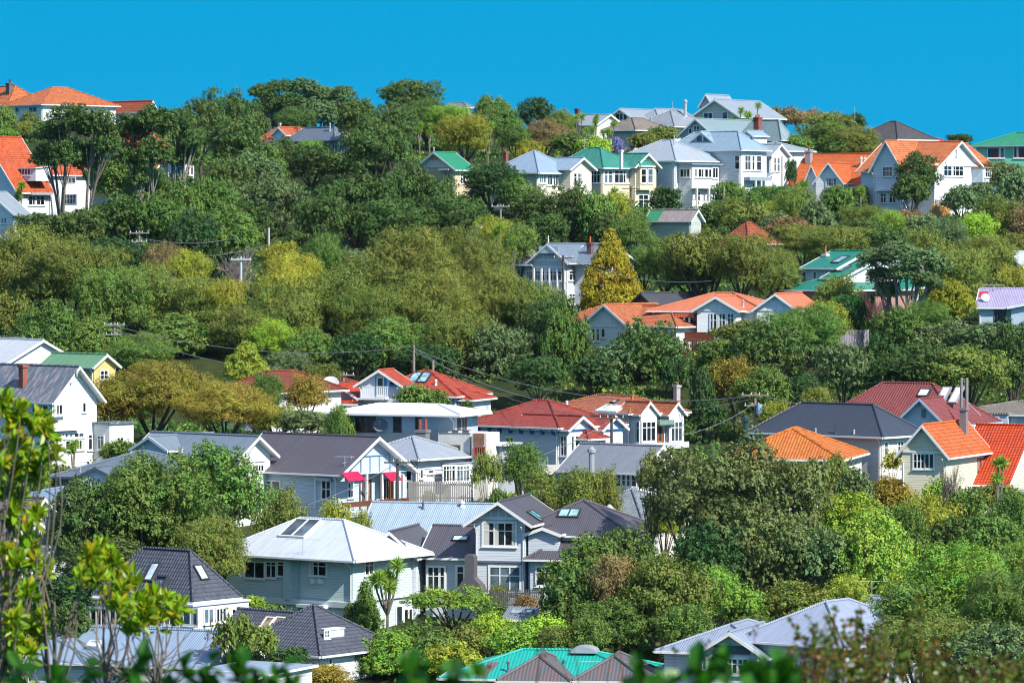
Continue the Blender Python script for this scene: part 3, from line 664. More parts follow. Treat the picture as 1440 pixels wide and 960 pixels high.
h.blk(927, 1010, 1060, 438, 412, 'hip', o=.5, xc=9.5, wid=12.0, dep=10); h.win('F', 937, 946, 443, 462, 2, .35, cur=.4); h.win('F', 930.5, 934, 443, 462, 1, .35, cur=.6)
h.blk(980, 1036, 1050, 437, 417, 'gy', yc=-1.8, o=.45, dep=8); h.battens('F', 985, 1031, 425, 436, 5, plane=-1.8); h.win('F', 999, 1008, 441, 464, 2, .4, plane=-1.8, cur=.7); h.win('F', 1011, 1020, 441, 464, 2, .4, plane=-1.8, cur=.5); h.win('F', 1023.5, 1032, 441, 459, 2, .35, plane=-1.8)
h.panel('porch_roof', 'F', 952, 982, 441, 446, ('iron', 'cf6a44'), 0, 0, 1.4); 
for p in (953, 968, 975): h.post('F', p, 446, 470, .09, 0, 1.2)
h.win('F', 976.5, 980, 449, 456, 1); h.win('F', 956, 961, 452, 468, 1, .3)
h.blk(1064, 1119, 1130, 437, 413, 'gy', yc=-1.0, o=.45, dep=8); h.aerial(1066, 422, 436, B=h.blocks[0]); h.flue(1045, 424, 432, .1, B=h.blocks[0]); h.win('F', 1082, 1103, 442, 460, 3, .3, plane=-1.0); h.battens('F', 1068, 1115, 426, 436, 5, plane=-1.0)
h.rail('F', 963, 1004, 467, 480, -2.6, 26, m='7d3f2c', name='deck_fence', solid=True); h.done()
h = House('house', 'pale pink split level house with stepped teal green roofs and a tall white chimney', 'house', 'teal_pink', wall=('board', 'cfc0c4'), roof=('iron', '1f7d68', None, .6, .4))
h.blk(1146, 1168, 1215, 390, 352, 'gx', xc=2.5, yc=2.0, wid=8.5, o=.4, dep=9.5) if False else None
h.blk(1142, 1149, 1216, 377, 353, 'gx', xc=0.0, yc=1.0, wid=4.0, dep=10.5, o=.45); B1 = h.b; h.win('F', 1144, 1148, 382, 392, 1, plane=1.0)
h.blk(1150, 1172, 1222, 391, 366, 'gx', xc=2.2, yc=-1.0, wid=2.3, dep=11, o=.35); B2 = h.b; h.win('F', 1156, 1166, 393, 397, 2, plane=-1.0)
h.skylight(1174, 1190, 362, 369, 'F', B1, 1, wide=1.0, tall=2.2); h.skylight(1178, 1192, 375, 381, 'F', B2, 1, wide=1.0, tall=2.0)
h.blk(1150, 1186, 1262, 408, 388, 'hip', xc=3.8, yc=-3.5, wid=7, dep=13, o=.5, wall=('render', 'a5685c')); h.win('F', 1174, 1183, 409, 414, 2, plane=-3.5); h.win('R', 1186, 1205, 409, 414, 5, plane=3.8)
h.blk(1113, 1134, 1146, 411, 384, 'gy', yc=1.5, dep=8, o=.5)
h.chimney(1131, 1141, 357, 385, ('render', 'd3d3d8'), 1, B=B1, poth=.9, potc='bf6a40', at_=(-3.9, 4.5, 1.2)); h.done()
h = House('house', 'white house with a teal eave seen through the branches of a spreading tree', 'house', 'teal_back', wall=('board', 'd9dde2'), roof=('iron', '1f7d68'))
h.blk(1225, 1290, 1306, 404, 378, 'hip', o=.5); h.win('F', 1240, 1262, 412, 422, 4); h.win('F', 1270, 1284, 412, 424, 3, .3)
h.blk(1232, 1282, 1296, 366, 350, 'hip', yc=2.5, o=.3, zb=395, dep=6); h.win('F', 1262, 1276, 372, 384, 3, plane=2.5); h.done()
h = House('house', 'pale blue house with lavender grey roof, one red patch and a satellite dish', 'house', 'lavender', wall=('render', 'a9c3d6'), roof=('iron', 'a49cb8', None, .6, .4))
h.blk(1376, 1530, 1545, 433, 406, 'gx', xc=16, wid=16, dep=9, o=.35); B0 = h.b; h.win('F', 1399, 1406, 437, 455, 2, rows=3, plane=0, fr='4a5a68'); h.win('F', 1407, 1414, 437, 455, 2, rows=3, fr='4a5a68')
h.panel('window_hood', 'F', 1397, 1415, 434, 436, '5a6874', 0, 0, .3)
h.skylight(1377, 1389, 409, 419, 'F', B0, 1, ('iron', 'c23a3c'), name='red_roof_patch', h=.02, wide=.85, tall=1.4, fr='c23a3c'); h.dish(1386, 418, .45, roof=True); h.blk(1423, 1500, 1520, 432, 420, 'gy', yc=-1.6, xc=11.5, wid=8, dep=5, o=.4); h.aerial(1398, 400, 410, B=B0); h.done()
h = House('cottage', 'white gabled cottage with one square window at the right edge, above the lavender roof', 'house', 'white_right', wall=('board', 'c9d4dc'), roof=('iron', 'b5bdc6'))
h.blk(1401, 1438, 1462, 377, 354, 'gy', o=.45, dep=12); h.win('F', 1418, 1430, 367, 375, 2); h.done()
# ---- lower left
h = House('cottage', 'white boarded gable rising behind the weathered slate-grey roof at the left edge', 'house', 'left_peak', roof=('iron', 'c8cccf'))
h.blk(-60, -25, 27, 515, 478, 'gx', o=.4, xc=-3, wid=8, dep=9.2); h.done()
h = House('cottage', 'yellow gabled cottage with a soft green iron roof', 'house', 'yellow', wall=('board', 'e6ae22'), roof=('iron', '6d9a74', None, .6, .4))
h.blk(62, 132, 162, 516, 498, 'gx', o=.4); h.win('R', 141, 151, 521, 533, 2, rows=2, cur=.2); h.done()
h = House('house', 'tall white weatherboard house with a long peeling slate-grey roof and brick chimney', 'house', 'tall_white', wall=('board', 'dfdfdb'), roof=('iron', '66727c', 'b09a9e', .75, .5))
h.blk(-60, 73, 136, 566, 515, 'gx', o=.45, og=.7); B0 = h.b; h.win('F', 46, 68, 570, 583, 3, None, tw=.12); h.win('R', 74, 87, 569, 583, 3, None, tw=.12); h.win('R', 116, 120, 566, 579, 1); h.panel('window_ledge', 'R', 72, 89, 584, 586, WHITE, 0, 0, .35)
h.panel('belt_course', 'R', 70, 108, 603, 606, WHITE, 0, 0, .5); h.win('R', 91, 117, 609, 615, 4, plane=0, tw=.12); h.win('R', 78, 86, 611, 622, 2, .3); h.win('R', 92, 117, 619, 632, 4, .0, tw=.12)
h.win('R', 124, 129, 611, 632, 1, .25); h.post('R', 107, 535, 604, .05, 0, .06); h.chimney(26, 39, 513, 541, ('brick', 'a8442c'), 0); h.flue(108, 520, 524, .08, cap=False)
h.blk(130, 154, 188, 594, (.5,), 'flat', xc=2.2, yc=None, o=.15); h.win('F', 138, 146, 613, 631, 2, .25, plane='b'); h.win('R', 164, 173, 615, 622, 2, plane='b'); h.done()
h = House('house', 'long slate blue roofed house with white gable ends, just above the domed green tree', 'house', 'grey_long', wall=('board', 'e0e1de'), roof=('iron', '76838f', None, .6, .45))
h.blk(196, 335, 380, 643, 613, 'gx', o=.45, og=.6); h.win('R', 355, 370, 654, 663, 4, None); h.win('R', 355, 366, 699, 727, 3, .25); h.panel('belt_course', 'R', 345, 372, 648, 650, WHITE, 0, 0, .1)
h.blk(191, 236, 250, 633, 613, 'gy', yc=-1.2, dep=7, o=.4, wall=('board', 'b7bec6')); h.flue(243, 629, 634, .1, B=h.blocks[0], m='9a5a4c', cap=False); h.flue(256, 628, 635, .1, B=h.blocks[0], cap=False); h.done()
h = House('house', 'low house with dark slate blue roof and little porch gable, left of domed tree', 'house', 'slate_low', wall=('board', '9fb2c4'), roof=('iron', '66727f', None, .6, .45), trim='3f4854')
h.blk(80, 255, 300, 672, 634, 'hip', o=.5, dep=11); h.win('F', 88, 96, 676, 685, 2); h.blk(117, 152, 160, 668, 657, 'gy', yc=-1.0, dep=4, o=.25); h.aerial(113, 648, 664, B=h.blocks[0]); h.done()
h = House('house', 'white house with a mossy brown tiled gable roof behind the foreground sprigs', 'house', 'brown_tile', wall=('board', 'dedfdc'), roof=('tile', '837770', '6a605a', .34, .3))
h.blk(-110, 18, 96, 758, 700, 'gx', o=.4, og=.5); h.win('R', 66, 72, 717, 723, 2); h.blk(-20, 26, 58, 767, 758, 'shed', xc=1.8, yc=2.0, wid=1.5, dep=5, o=.3, wall=('board', 'c9cccd')); h.win('R', 36, 46, 770, 784, 2, .3, plane=1.8); h.done()
h = House('house', 'strip of pale blue metal roof between the brown tiled roof and the cabbage trees', 'house', 'blue_strip', roof=('iron', '8297ab'))
h.blk(5, 90, 98, 706, 689, 'hip', o=.4, dep=9); h.done()
# ---- centre
h = House('villa', 'light blue villa with a charcoal roof, half-timbered gable and crimson window awnings', 'house', 'black_blue', wall=('board', '9fb4c6'), roof=('iron', '59555c', None, .6, .5))
h.blk(330, 475, 572, 667, 614, 'gx', o=.45, og=.75, wall=('board', 'a5bfd2')); B0 = h.b
h.win('F', 453, 465, 676, 701, 2, .45, cur=.3); h.panel('window_hood', 'F', 449, 468, 671, 675, '9db0bd', 0, 0, .5); h.win('F', 372, 394, 676, 690, 2, open_=1); h.post('F', 444, 667, 715, .06, 0, .05)
h.panel('gable_beam', 'R', 493, 548, 640, 642.5, '7fa0c4', 0, 0, .12); 
for p in (493, 507, 520, 533, 548): h.post('R', p, 641, 664, .05, 0, .05, m='7fa0c4', name='gable_stud')
h.panel('verandah_beam', 'R', 484, 560, 664, 667, 'c2ccd2', 0, 0, .9)
for a, b in ((481, 505), (540, 557)):
    y0 = h.Y(a, 1.0); y1 = h.Y(b, 1.0); z1 = h.ZA(664, 1.0, y0); mb = MB(); z0 = z1-.65
    mb.slab([(1.7, y0, z0), (1.7, y1, z0), (.9, y1, z1), (.9, y0, z1)], .05, m_plain('c01846'), m_plain('c01846')); mb.build('awning', h.root, h.dz)
h.win('R', 489, 496, 678, 699, 2, .5, plane=.0, cur=.4)
h.win('R', 510, 521, 675, 702, 3, .0, fr='8a5a3c', cur=.3); h.win('R', 535, 552, 675, 702, 5, .0, fr='7a4a34', cur=.3)
for p in (505, 527, 556): h.post('R', p, 666, 703, .1, 0, .8)
h.rail('R', 481, 575, 703, 714, 1.6, 60, m='6d4634', name='deck_fence', solid=True); h.aerial(485, 641, 656, B=B0, span=.8, n=5); h.done()
h = House('house', 'white house with a smooth grey hip roof and tall bay windows, behind the half-timbered gable', 'house', 'grey_hip', wall=('board', 'd2d6d8'), roof=('iron', '9aa2ac', None, .6, .4))
h.blk(500, 588, 662, 645, 614, 'hip', o=.55); h.win('F', 572, 579, 658, 675, 1, .0); h.win('R', 590.5, 594, 660, 672, 1); h.win('R', 602, 609, 661, 665, 1)
h.blk(610, 618, 661, 651, (.05,), 'flat', xc=.9, yc=3.2, wid=.8, dep=8.0, o=.12, th=.1); h.win('R', 623, 639, 655, 677, 4, .25, plane=.9, cur=.3, tw=.14); h.win('R', 642, 659, 655, 677, 4, .25, plane=.9, cur=.3, tw=.14)
h.done()
h = House('house', 'flat fronted white house with a low bright white roof, corner terrace and big central chimney', 'house', 'white_flat', wall=('render', 'aeb9c8'), roof=('plain', 'e6e8ea', .5, .12), trim='d5d9dc')
h.blk(479, 640, 672, 583, 569, 'hip', o=.9, th=.2)
h.panel('lower_wall_band', 'F', 480, 640, 608, 618, ('render', 'b8b4a8'), 0, .0, .1)
for a, b, n in ((500, 509, 1), (511, 528, 2), (554, 564, 1), (585, 592, 1)): h.win('F', a, b, 586, 606, n, fr='6a3a34', glass='16201f', tw=.05)
h.dish(537, 597, .62, m='6f7680'); h.chimney(588, 608, 604, 634, ('render', '6f6a68'), 2, at_=(-2.1, -2.2, -5), poth=.9, potc='8a4a44', dep=1); 
h.win('R', 643, 655, 586, 606, 3, fr='7a4a3c', tw=.05)
h.blk(616, 661, 697, 609, (.3,), 'flat', yc=-3.2, dep=4.0, o=.0, th=.3, wall=('render', 'cbc6b8'), roof=('render', 'cbc6b8')); h.win('F', 627, 636, 627, 634, 1, plane=-3.2, fr='5a4a48'); h.win('F', 638, 646, 627, 634, 1, plane=-3.2, fr='5a4a48'); h.flue(652, 622, 640, .15, at_=None) if False else None
h.panel('brick_panel', 'F', 668-4, 683-4, 609, 625, ('brick', '9a5a3c'), -3.2, 0, .08) if False else None
h.blk(663, 684, 695, 609, (.3,), 'flat', yc=-3.6, dep=3.0, o=.0, th=.3, wall=('render', 'd6d0c0'), roof=('render', 'd6d0c0')); h.panel('brick_panel', 'F', 667, 681, 609, 625, ('brick', 'a06a48'), -3.6, 0, .06); h.win('F', 668, 681, 629, 640, 4, plane=-3.6, fr='b5542c')
h.flue(607, 563, 579, .2); h.flue(554, 570, 574, .07); h.rail('F', 618, 662, 604, 609, -3.2, 3, m='6a6a6c'); h.aerial(530, 567, 582, span=.7, n=4, B=h.blocks[0])
h.blk(684, 706, 722, 624, (.25,), 'flat', yc=-1.0, dep=3, o=.5, th=.16, wall=('render', '9aa4ae')); h.done()
h = House('house', 'bright red tiled house with a small white balcony in its blue trimmed gable', 'house', 'red_balcony', wall=('board', 'c9cede'), roof=('tile', 'b84c36', '9a4230'))
h.blk(506, 563, 700, 543, 520, 'gy', o=.45, dep=3.0, wall=('board', 'c5cbe0'), zb=575); h.win('F', 531, 539, 531, 555, 1, .0, fr='d8dde2', glass='2a3436'); h.panel('blue_frame', 'F', 528, 531, 529, 556, '3a86b8', 0, 0, .06); h.panel('blue_frame', 'F', 540.5, 543.5, 529, 556, '3a86b8', 0, 0, .06); h.win('F', 549, 556, 536, 541, 1, fr='3a86b8')
h.blk(508, 650, 668, 557, 521, 'hip', yc=1.5, xc=5.0, wid=9.2, dep=8.5, o=.4); B1 = h.b; h.skylight(578, 591, 527, 535, 'F', B1, 1, wide=1.0, tall=1.9); h.skylight(590, 602, 527, 536, 'F', B1, 1, wide=1.0, tall=1.9); h.flue(613, 536, 541, .1, B=B1, m='d8d8d8')
h.blk(600, 672, 684, 562, 543, 'hip', yc=2.2, xc=6.3, wid=7, dep=5.5, o=.4); h.win('F', 640, 662, 566, 576, 3, plane=2.0, fr='3a78b8')
h.rail('F', 509, 527, 543, 559, -1.4, 5, n=5) if False else h.rail('F', 509, 527, 543, 559, -1.3, 6); h.rail('F', 529, 546, 543, 559, -1.3, 6); h.panel('balcony_floor', 'F', 508, 547, 559, 561, 'd5d9dc', 0, 0, 1.4); h.panel('porch_box', 'F', 508, 560, 561, 575, ('board', 'b9c4d2'), 0, 0, .05); h.done()
h = House('cottage', 'small red tiled gable with a red lean-to, left of the balcony house', 'house', 'red_small', wall=('board', 'b9bedd'), roof=('tile', 'c24a30', 'a03c26'))
h.blk(457, 500, 512, 560, 541, 'gy', o=.4, dep=8); h.blk(462, 500, 510, 568, 561, 'shed', yc=-1.6, dep=1.5, o=.25, th=.1); h.win('F', 478, 486, 571, 578, 2, plane=-1.6, fr='3a86b8'); h.done()
h = House('house', 'maroon tiled hip roof half buried in trees above the big rust-coloured tree', 'house', 'maroon', roof=('tile', '8a4436', '6f382e', .34, .3))
h.blk(310, 378, 400, 552, 522, 'hip', o=.5, dep=10); h.done()
h = House('house', 'brown-red tiled roof with a white satellite dish, behind the small red gable', 'house', 'maroon_back', roof=('tile', '8f4a3c', '74403a', .34, .3))
h.blk(395, 470, 490, 556, 531, 'hip', o=.5, dep=9); h.dish(464, 541, .95, roof=True, m='e8e8e6'); h.done()
h = House('villa', 'white villa with a red tiled roof, blue eave brackets and two front gables', 'house', 'red_villa', wall=('board', 'c9d0dc'), roof=('tile', 'a04a3c', '883630'))
h.blk(655, 785, 872, 601, 563, 'hip', o=.5); B0 = h.b; h.win('F', 712, 722, 614, 622, 2)
for i in range(9):
    mb = MB()
    x = h.b['x0']+.4+i*(h.b['x1']-h.b['x0']-.8)/8; mb.box(x-.07, x+.07, h.b['y0']-.42, h.b['y0']-.001, h.b['ze']-.65, h.b['ze']-.18, m_plain('2f5fa8')); mb.build('eave_bracket', h.root, h.dz)
h.blk(760, 799, 831, 604, 585, 'gx', xc=1.0, yc=None, wid=6, o=.4); h.panel('blue_trim', 'R', 797, 831, 603, 605, '2f6fc0', 'b', 0, .2); h.win('R', 803, 813, 613, 640, 2, .3, plane='b', cur=.7); h.win('F', 789, 797, 613, 640, 2, .3, plane='b', cur=.7)
h.win('R', 816, 824, 613, 628, 2, .3, plane='b')
h.blk(830, 847, 876, 604, 585, 'gx', xc=1.0, yc=None, wid=7, o=.4); h.panel('blue_trim', 'R', 847, 875, 603, 605, '2f6fc0', 'b', 0, .2)
h.blk(812, 828, 852, 617, 606, 'hip', xc=2.2, yc=None, wid=2, o=.3); h.win('R', 830, 843, 621, 630, 4, .4, plane='b'); h.done()
h = House('villa', 'white villa with an orange-brown tiled roof and twin pointed bay gables', 'house', 'twin_bay', wall=('board', 'ccd2d4'), roof=('tile', 'b06c48', '96523a', .34, .4))
h.blk(770, 886, 962, 581, 557, 'hip', o=.45, wall=('board', 'b5bfca')); B0 = h.b; h.skylight(846, 874, 571, 579, 'F', B0, 4, ('glass', 'a9b8b4'), wide=2.9, tall=1.5, fr='c8ccc8'); h.skylight(861, 868, 563, 567, 'F', B0, 1, ('glass', 'b9c8c4'), wide=.6, tall=.6)
h.blk(892, 901, 924, 583, 565, 'gx', xc=1.0, yc=None, wid=3, o=.22); h.win('F', 893.5, 899, 593, 621, 1, .3, plane='b', cur=.5); h.win('R', 903, 921, 593, 620, 3, .3, plane='b', tw=.12, cur=.3)
h.blk(925, 941, 962, 583, 566, 'gx', xc=1.0, yc=None, wid=3, o=.22); h.win('R', 943.5, 958.5, 593, 620, 3, .3, plane='b', tw=.12, cur=.3)
h.panel('porch_roof', 'R', 918, 938, 590, 597, ('iron', '7f988c'), .4, 0, 1.0); h.win('R', 925, 930, 601, 620, 1, .0, plane=.4, fr='b0622c'); h.win('R', 934, 938, 601, 620, 1, .0, plane=.4)
h.chimney(918, 928, 541, 562, ('render', 'a59c98'), 2, at_=(-3, 8.2, 2.0), poth=.3, potc='8a6a5c'); h.panel('garden_wall', 'R', 890, 968, 622, 632, ('board', 'aebccb'), 2.0, 0, .1); h.panel('party_gable', 'F', 797, 799, 563, 582, WHITE, -.4, 0, .2); h.done()
h = House('house', 'low house with a broad plain grey roof, glazed porch and tall round flue', 'house', 'grey_mid', wall=('board', 'c3cbd2'), roof=('iron', '7f838c', None, .6, .5))
h.blk(792, 898, 955, 665, 627, 'gx', o=.45, og=.4); B0 = h.b; h.win('F', 860, 866, 666, 684, 1, rows=3) if False else None
h.win('F', 859, 873, 667, 683, 2, rows=3); h.win('F', 875, 895, 667, 683, 3, rows=2, cur=.3); h.panel('window_ledge', 'F', 857, 899, 684, 686, WHITE, 0, 0, .2); h.flue(832, 636, 668, .24, m='9a9ea2'); h.panel('porch_roof', 'F', 868, 905, 689, 698, ('iron', '7a828c'), 0, 0, 1.2)
h.done()
# ---- right, lower
h = House('house', 'bright orange tiled roof with a dark green flue, just right of the large round tree', 'house', 'orange_low', wall=('board', 'd9d9d2'), roof=('tile', 'd07c38', 'b8602a', .34, .15))
h.blk(1020, 1170, 1190, 646, 602, 'hip', o=.5, dep=11, xc=.0); h.flue(1049, 592, 613, .24, m='2f4a48'); h.panel('bargeboard', 'F', 1037, 1039, 610, 620, WHITE, 0, 0, .1) if False else None; h.done()
h = House('house', 'cream boarded house with a smooth navy hip roof', 'house', 'navy', wall=('board', 'cbc0b4'), roof=('iron', '3f4652', None, .6, .4))
h.blk(1060, 1240, 1296, 614, 569, 'hip', o=.5); h.win('F', 1163, 1173, 623, 640, 2, .0); h.win('F', 1156, 1162, 623, 632, 1); h.win('F', 1185, 1192, 623, 639, 2, .5); h.win('R', 1243, 1248, 622, 640, 1, .4); h.win('R', 1262, 1270, 621, 636, 2, .4)
h.flue(1147, 604, 609, .07); h.flue(1175, 597, 609, .07, cap=False, m='3f4652'); h.flue(1201, 606, 609, .07); h.done()
h = House('house', 'house with a large steep maroon roof, three skylights and a pale blue gable', 'house', 'maroon_gable', wall=('board', 'a9c0ce'), roof=('tile', '8c4a48', '7a4240', .3, .15), trim='b0c6d8')
h.blk(1152, 1345, 1400, 598, 539, 'hip', o=.4, yc=1.5); B1 = h.b
h.skylight(1320, 1334, 548, 564, 'F', B1, 1, ('glass', 'c3cdd0'), wide=.75, tall=2.2, fr='8f9698') ; h.skylight(1338, 1352, 548, 564, 'F', B1, 1, ('glass', 'c3cdd0'), wide=.75, tall=2.2, fr='8f9698')
h.blk(1266, 1326, 1345, 597, 560, 'gy', yc=-.5, o=.5, dep=8); h.panel('gable_vent', 'F', 1296, 1302, 575, 587, '6f8088', -.5, 0, .05); h.skylight(1293, 1306, 549, 556, 'F', B1, 1, ('glass', 'b3bdc0'), wide=1.0, tall=1.0); h.win('F', 1286, 1300, 600, 606, 3, plane=-.5); h.done()
h = House('house', 'tan low pitched roof with small blue walled dormer, behind the tall chimney pipes', 'house', 'tan_right', wall=('board', 'a3b8cc'), roof=('tile', '8f857a', '7c746a', .3, .2))
h.blk(1355, 1500, 1520, 584, 565, 'hip', o=.3, xc=6, wid=12, dep=10); h.blk(1387, 1419, 1436, 580, (.3,), 'flat', yc=-.6, xc=.0, wid=3, dep=3, o=.15); h.win('F', 1398, 1404, 586, 592, 1, plane=-.6); h.done()
h = House('house', 'cream boarded house with vivid orange tiled gables and two tall chimney pipes', 'house', 'orange_right', wall=('board', 'd6cc9c'), roof=('tile', 'cc6c38', 'bd5424'))
h.blk(1268, 1330, 1384, 643, 597, 'gy', o=.45, dep=9.5); B0 = h.b; h.win('F', 1285, 1300, 638, 658, 3, rows=2); h.win('F', 1301, 1313, 638, 658, 2, rows=1); h.panel('belt_course', 'F', 1270, 1328, 634, 636, WHITE, 0, 0, .08)
h.win('R', 1375, 1382, 645, 661, 2, .0, fr='8a4a3c'); h.chimney(1349, 1362, 573, 606, ('render', '6f6866'), 0, slope='R')
for dx in (-.22, .25):
    c = h.onroof(1355.5, 600, 'R', B0); mb = MB(); z = h.ZA(573, c[0], c[1]); mb.tube((c[0]+dx, c[1], z-.1), (c[0]+dx, c[1], h.ZA(531, c[0], c[1])), .13, m_plain('8a8582'), k=8); mb.build('chimney_pipe', h.root, h.dz)
h.blk(1345, 1416, 1480, 682, 598, 'gx', yc=6.6, o=.35, roof=('tile', 'cc4a22', 'ac3e1e')); h.done()
# ---- foreground
h = House('house', 'pale blue two storey weatherboard house with a broad white hip roof and solar panels', 'house', 'white_hip', wall=('board', 'a8cccc'), roof=('iron', 'c9d1da', None, .3, .4))
h.blk(318, 496, 588, 787, 731, 'hip', o=.85, trim='dadfe2'); B0 = h.b
h.skylight(392, 452, 732, 755, 'F', B0, 2, ('glass', '3c474c'), name='solar_panel', h=.12, wide=2.55, tall=2.5, fr='dfe3e4')
h.win('F', 345, 372, 790, 811, 2, .0, tw=.1); h.win('F', 375, 388, 790, 811, 2, .2); h.win('F', 391, 404, 790, 809, 1, .2); h.win('F', 437, 459, 790, 808, 2, .3, cur=.5); h.win('R', 513, 524, 789, 808, 2, .3); h.panel('belt_course', 'F', 344, 497, 842, 845, 'd5dfe0', 0, 0, .22); h.panel('belt_course', 'R', 497, 583, 842, 845, 'dfe3e4', 0, 0, .2)
h.panel('corner_board', 'F', 402, 411, 787, 842, 'b9cccf', 0, 0, .35); h.panel('bracket', 'F', 441, 444, 813, 820, WHITE, 0, 0, .4); h.panel('bracket', 'F', 451, 454, 813, 820, WHITE, 0, 0, .4)
h.win('F', 346, 362, 850, 866, 2); h.win('F', 366, 386, 850, 866, 2, .5); h.win('F', 391, 402, 850, 866, 2); h.panel('door_hood', 'F', 425, 464, 849, 852, 'cfd8da', 0, 0, .8); h.win('F', 447, 458, 854, 880, 1, .0)
h.win('R', 557, 565, 852, 884, 1, .0, tw=.12); h.win('R', 568, 579, 856, 876, 2, .0, tw=.12); h.win('R', 527, 533, 868, 880, 1)
h.aerial(426, 757, 780, B=B0, span=1.5, n=9, rot=.2); h.post('F', 421, 787, 862, .06, 0, .1, m='9fb6ba', name='downpipe'); h.panel('gutter_board', 'F', 408, 425, 783, 786, 'c8cfd4', 0, .6, .8)
h.blk(572, 588, 601, 853, (.3,), 'flat', xc=3.4, yc=13.5, wid=6, dep=3, o=.25, wall=('board', 'd8dcdc')); h.win('F', 582-8, 586-3, 858, 880, 1, plane=13.5); h.done()
h = House('house', 'plain light blue corrugated roof lying behind the white solar-panelled roof', 'house', 'blue_metal', wall=('board', 'aab4bd'), roof=('iron', '9db0be', None, .25, .45))
h.blk(512, 690, 730, 758, 709, 'gx', o=.4, xc=2.5, wid=11.5, dep=7.5, og=.3); h.flue(595, 708, 715, .09, m='5a646c'); h.flue(650, 708, 712, .14, m='dfe3e6'); h.done()
h = House('house', 'grey boarded house with charcoal iron roofs, a front dormer gable and a tapered outdoor chimney', 'house', 'dormer', wall=('board', 'a9b6c4'), roof=('iron', '55535a', None, .6, .45))
h.blk(668, 733, 760, 738, 705, 'gy', yc=-.4, xc=0, o=.75, dep=9, wall=('board', 'b3c0ce')); B0 = h.b; h.battens('F', 675, 727, 713, 728, 5, plane=-.4); h.win('F', 680, 725, 735, 766, 3, .35, plane=-.4, cur=.6, tw=.14); h.panel('belt_course', 'F', 668, 734, 788, 790, '6a6e78', -.4, 0, .15)
h.win('F', 689, 731, 797, 831, 3, .35, plane=-.4, tw=.14); h.skylight(743, 764, 718, 734, 'R', B0, 2, ('glass', '5fa0a4'), wide=1.7, tall=1.3)
h.blk(555, 664, 690, 786, 741, 'gx', yc=1.2, xc=.5, wid=9, dep=8, o=.5); B2 = h.b; h.win('F', 602, 625, 797, 828, 3, .4, plane=1.2, tw=.14); h.win('F', 643, 652, 796, 826, 1, .3, plane=1.2, tw=.14); h.skylight(637, 658, 755, 760, 'F', B2, 1, ('glass', '8fa8a4'), wide=1.2, tall=.7)
h.blk(516, 583, 600, 784, 747, 'gy', yc=-.2, dep=8, o=.45)
h.blk(742, 808, 850, 754, 703, 'hip', yc=1.0, xc=8.2, wid=10, dep=10, o=.4); B3 = h.b; h.skylight(786, 815, 716, 728, 'F', B3, 2, ('glass', '6a8a88'), wide=1.6, tall=1.3)
h.blk(735, 762, 770, 751, 741, 'gy', yc=-.2, xc=2.6, wid=2.4, dep=4, o=.3); 
h.blk(735, 800, 830, 788, 742, 'hip', yc=-.9, xc=7.5, wid=7.0, dep=8, o=.4); h.win('F', 755, 777, 797, 822, 2, .3, plane=-.9, tw=.14); h.win('F', 757, 770, 797, 822, 2, .3, plane=-.9) if False else None
mb = MB(); cm = m_plain('5b5a5e', .8, .4)
x0 = h.X(662, -1.6); 
def cs(px0, px1, row, y): return h.X(px0, y), h.X(px1, y), h.ZA(row, x0, y)
prev = None
for (a, b, row, dp) in ((644, 681, 832, .9), (648, 678, 822, .9), (656, 669, 811, .7), (656, 669, 782, .7), (658, 667, 779, .6)):
    xa, xb, z = cs(a, b, row, -1.9); ring = [(xa, -2.5, z), (xb, -2.5, z), (xb, -2.5+dp*1.6, z), (xa, -2.5+dp*1.6, z)]
    if prev:
        for i in range(4): mb.poly([prev[i], prev[(i+1) % 4], ring[(i+1) % 4], ring[i]], cm)
    prev = ring
mb.poly(prev, cm); mb.build('chimney', h.root, h.dz)
h.flue(857, 722, 757, .34, B=h.blocks[-1], m='aeb4b8') if False else None; h.done()
h = House('house', 'cream house with a ribbed grey tiled hip roof, right of the charcoal dormer roofs', 'house', 'grey_tile', wall=('board', 'c9c4b4'), roof=('tile', '8f979c', '747c82', .36, .1), trim='d5d5cc')
h.blk(750, 905, 938, 739, 688, 'hip', o=.5, dep=11.5); h.flue(857, 722, 752, .34, m='aeb4b8'); h.flue(866, 700, 706, .05, cap=False); h.done()
h = House('house', 'slate tiled tower-like roof with two skylights over a white glazed sunroom', 'house', 'tower', wall=('board', 'd5dbe4'), roof=('tile', '535862', '454a54', .34, .1))
h.blk(132, 271, 338, 846, 774, 'hip', yc=0, o=.12, gut=False, zb=(2.0,)); B0 = h.b; h.skylight(205, 224, 796, 812, 'F', B0, 1, ('glass', 'a9bcc4'), wide=.75, tall=1.5); h.skylight(350-75, 364-75, 797, 813, 'R', B0, 1, ('glass', 'aabcc2'), wide=.8, tall=1.2); h.skylight(215, 240, 815, 828, 'F', B0, 1, ('iron', '6a7484'), name='vent_cowl', h=.25, wide=1.0, tall=1.0)
h.blk(122, 283, 350, 850, (.12,), 'flat', yc=-.9, xc=.9, o=.12, th=.12, roof=('plain', 'c8ccd2')); Bf = h.b
h.win('F', 128, 150, 855, 877, 3, .0, plane=-.9, tw=.12); h.win('F', 155, 178, 855, 877, 3, .0, plane=-.9, tw=.12); h.win('F', 184, 205, 855, 877, 3, .0, plane=-.9, tw=.12); h.win('F', 212, 226, 855, 877, 2, .0, plane=-.9, tw=.12); h.win('F', 232, 252, 855, 877, 3, .0, plane=-.9, tw=.12); h.win('F', 258, 278, 856, 877, 2, .0, plane=-.9, tw=.12)
h.win('R', 287, 299, 856, 876, 2, .0, plane=.9, tw=.1); h.win('R', 304, 317, 855, 874, 3, .0, plane=.9, tw=.1, cur=.3); h.win('R', 326, 346, 855, 874, 4, .0, plane=.9, tw=.1)
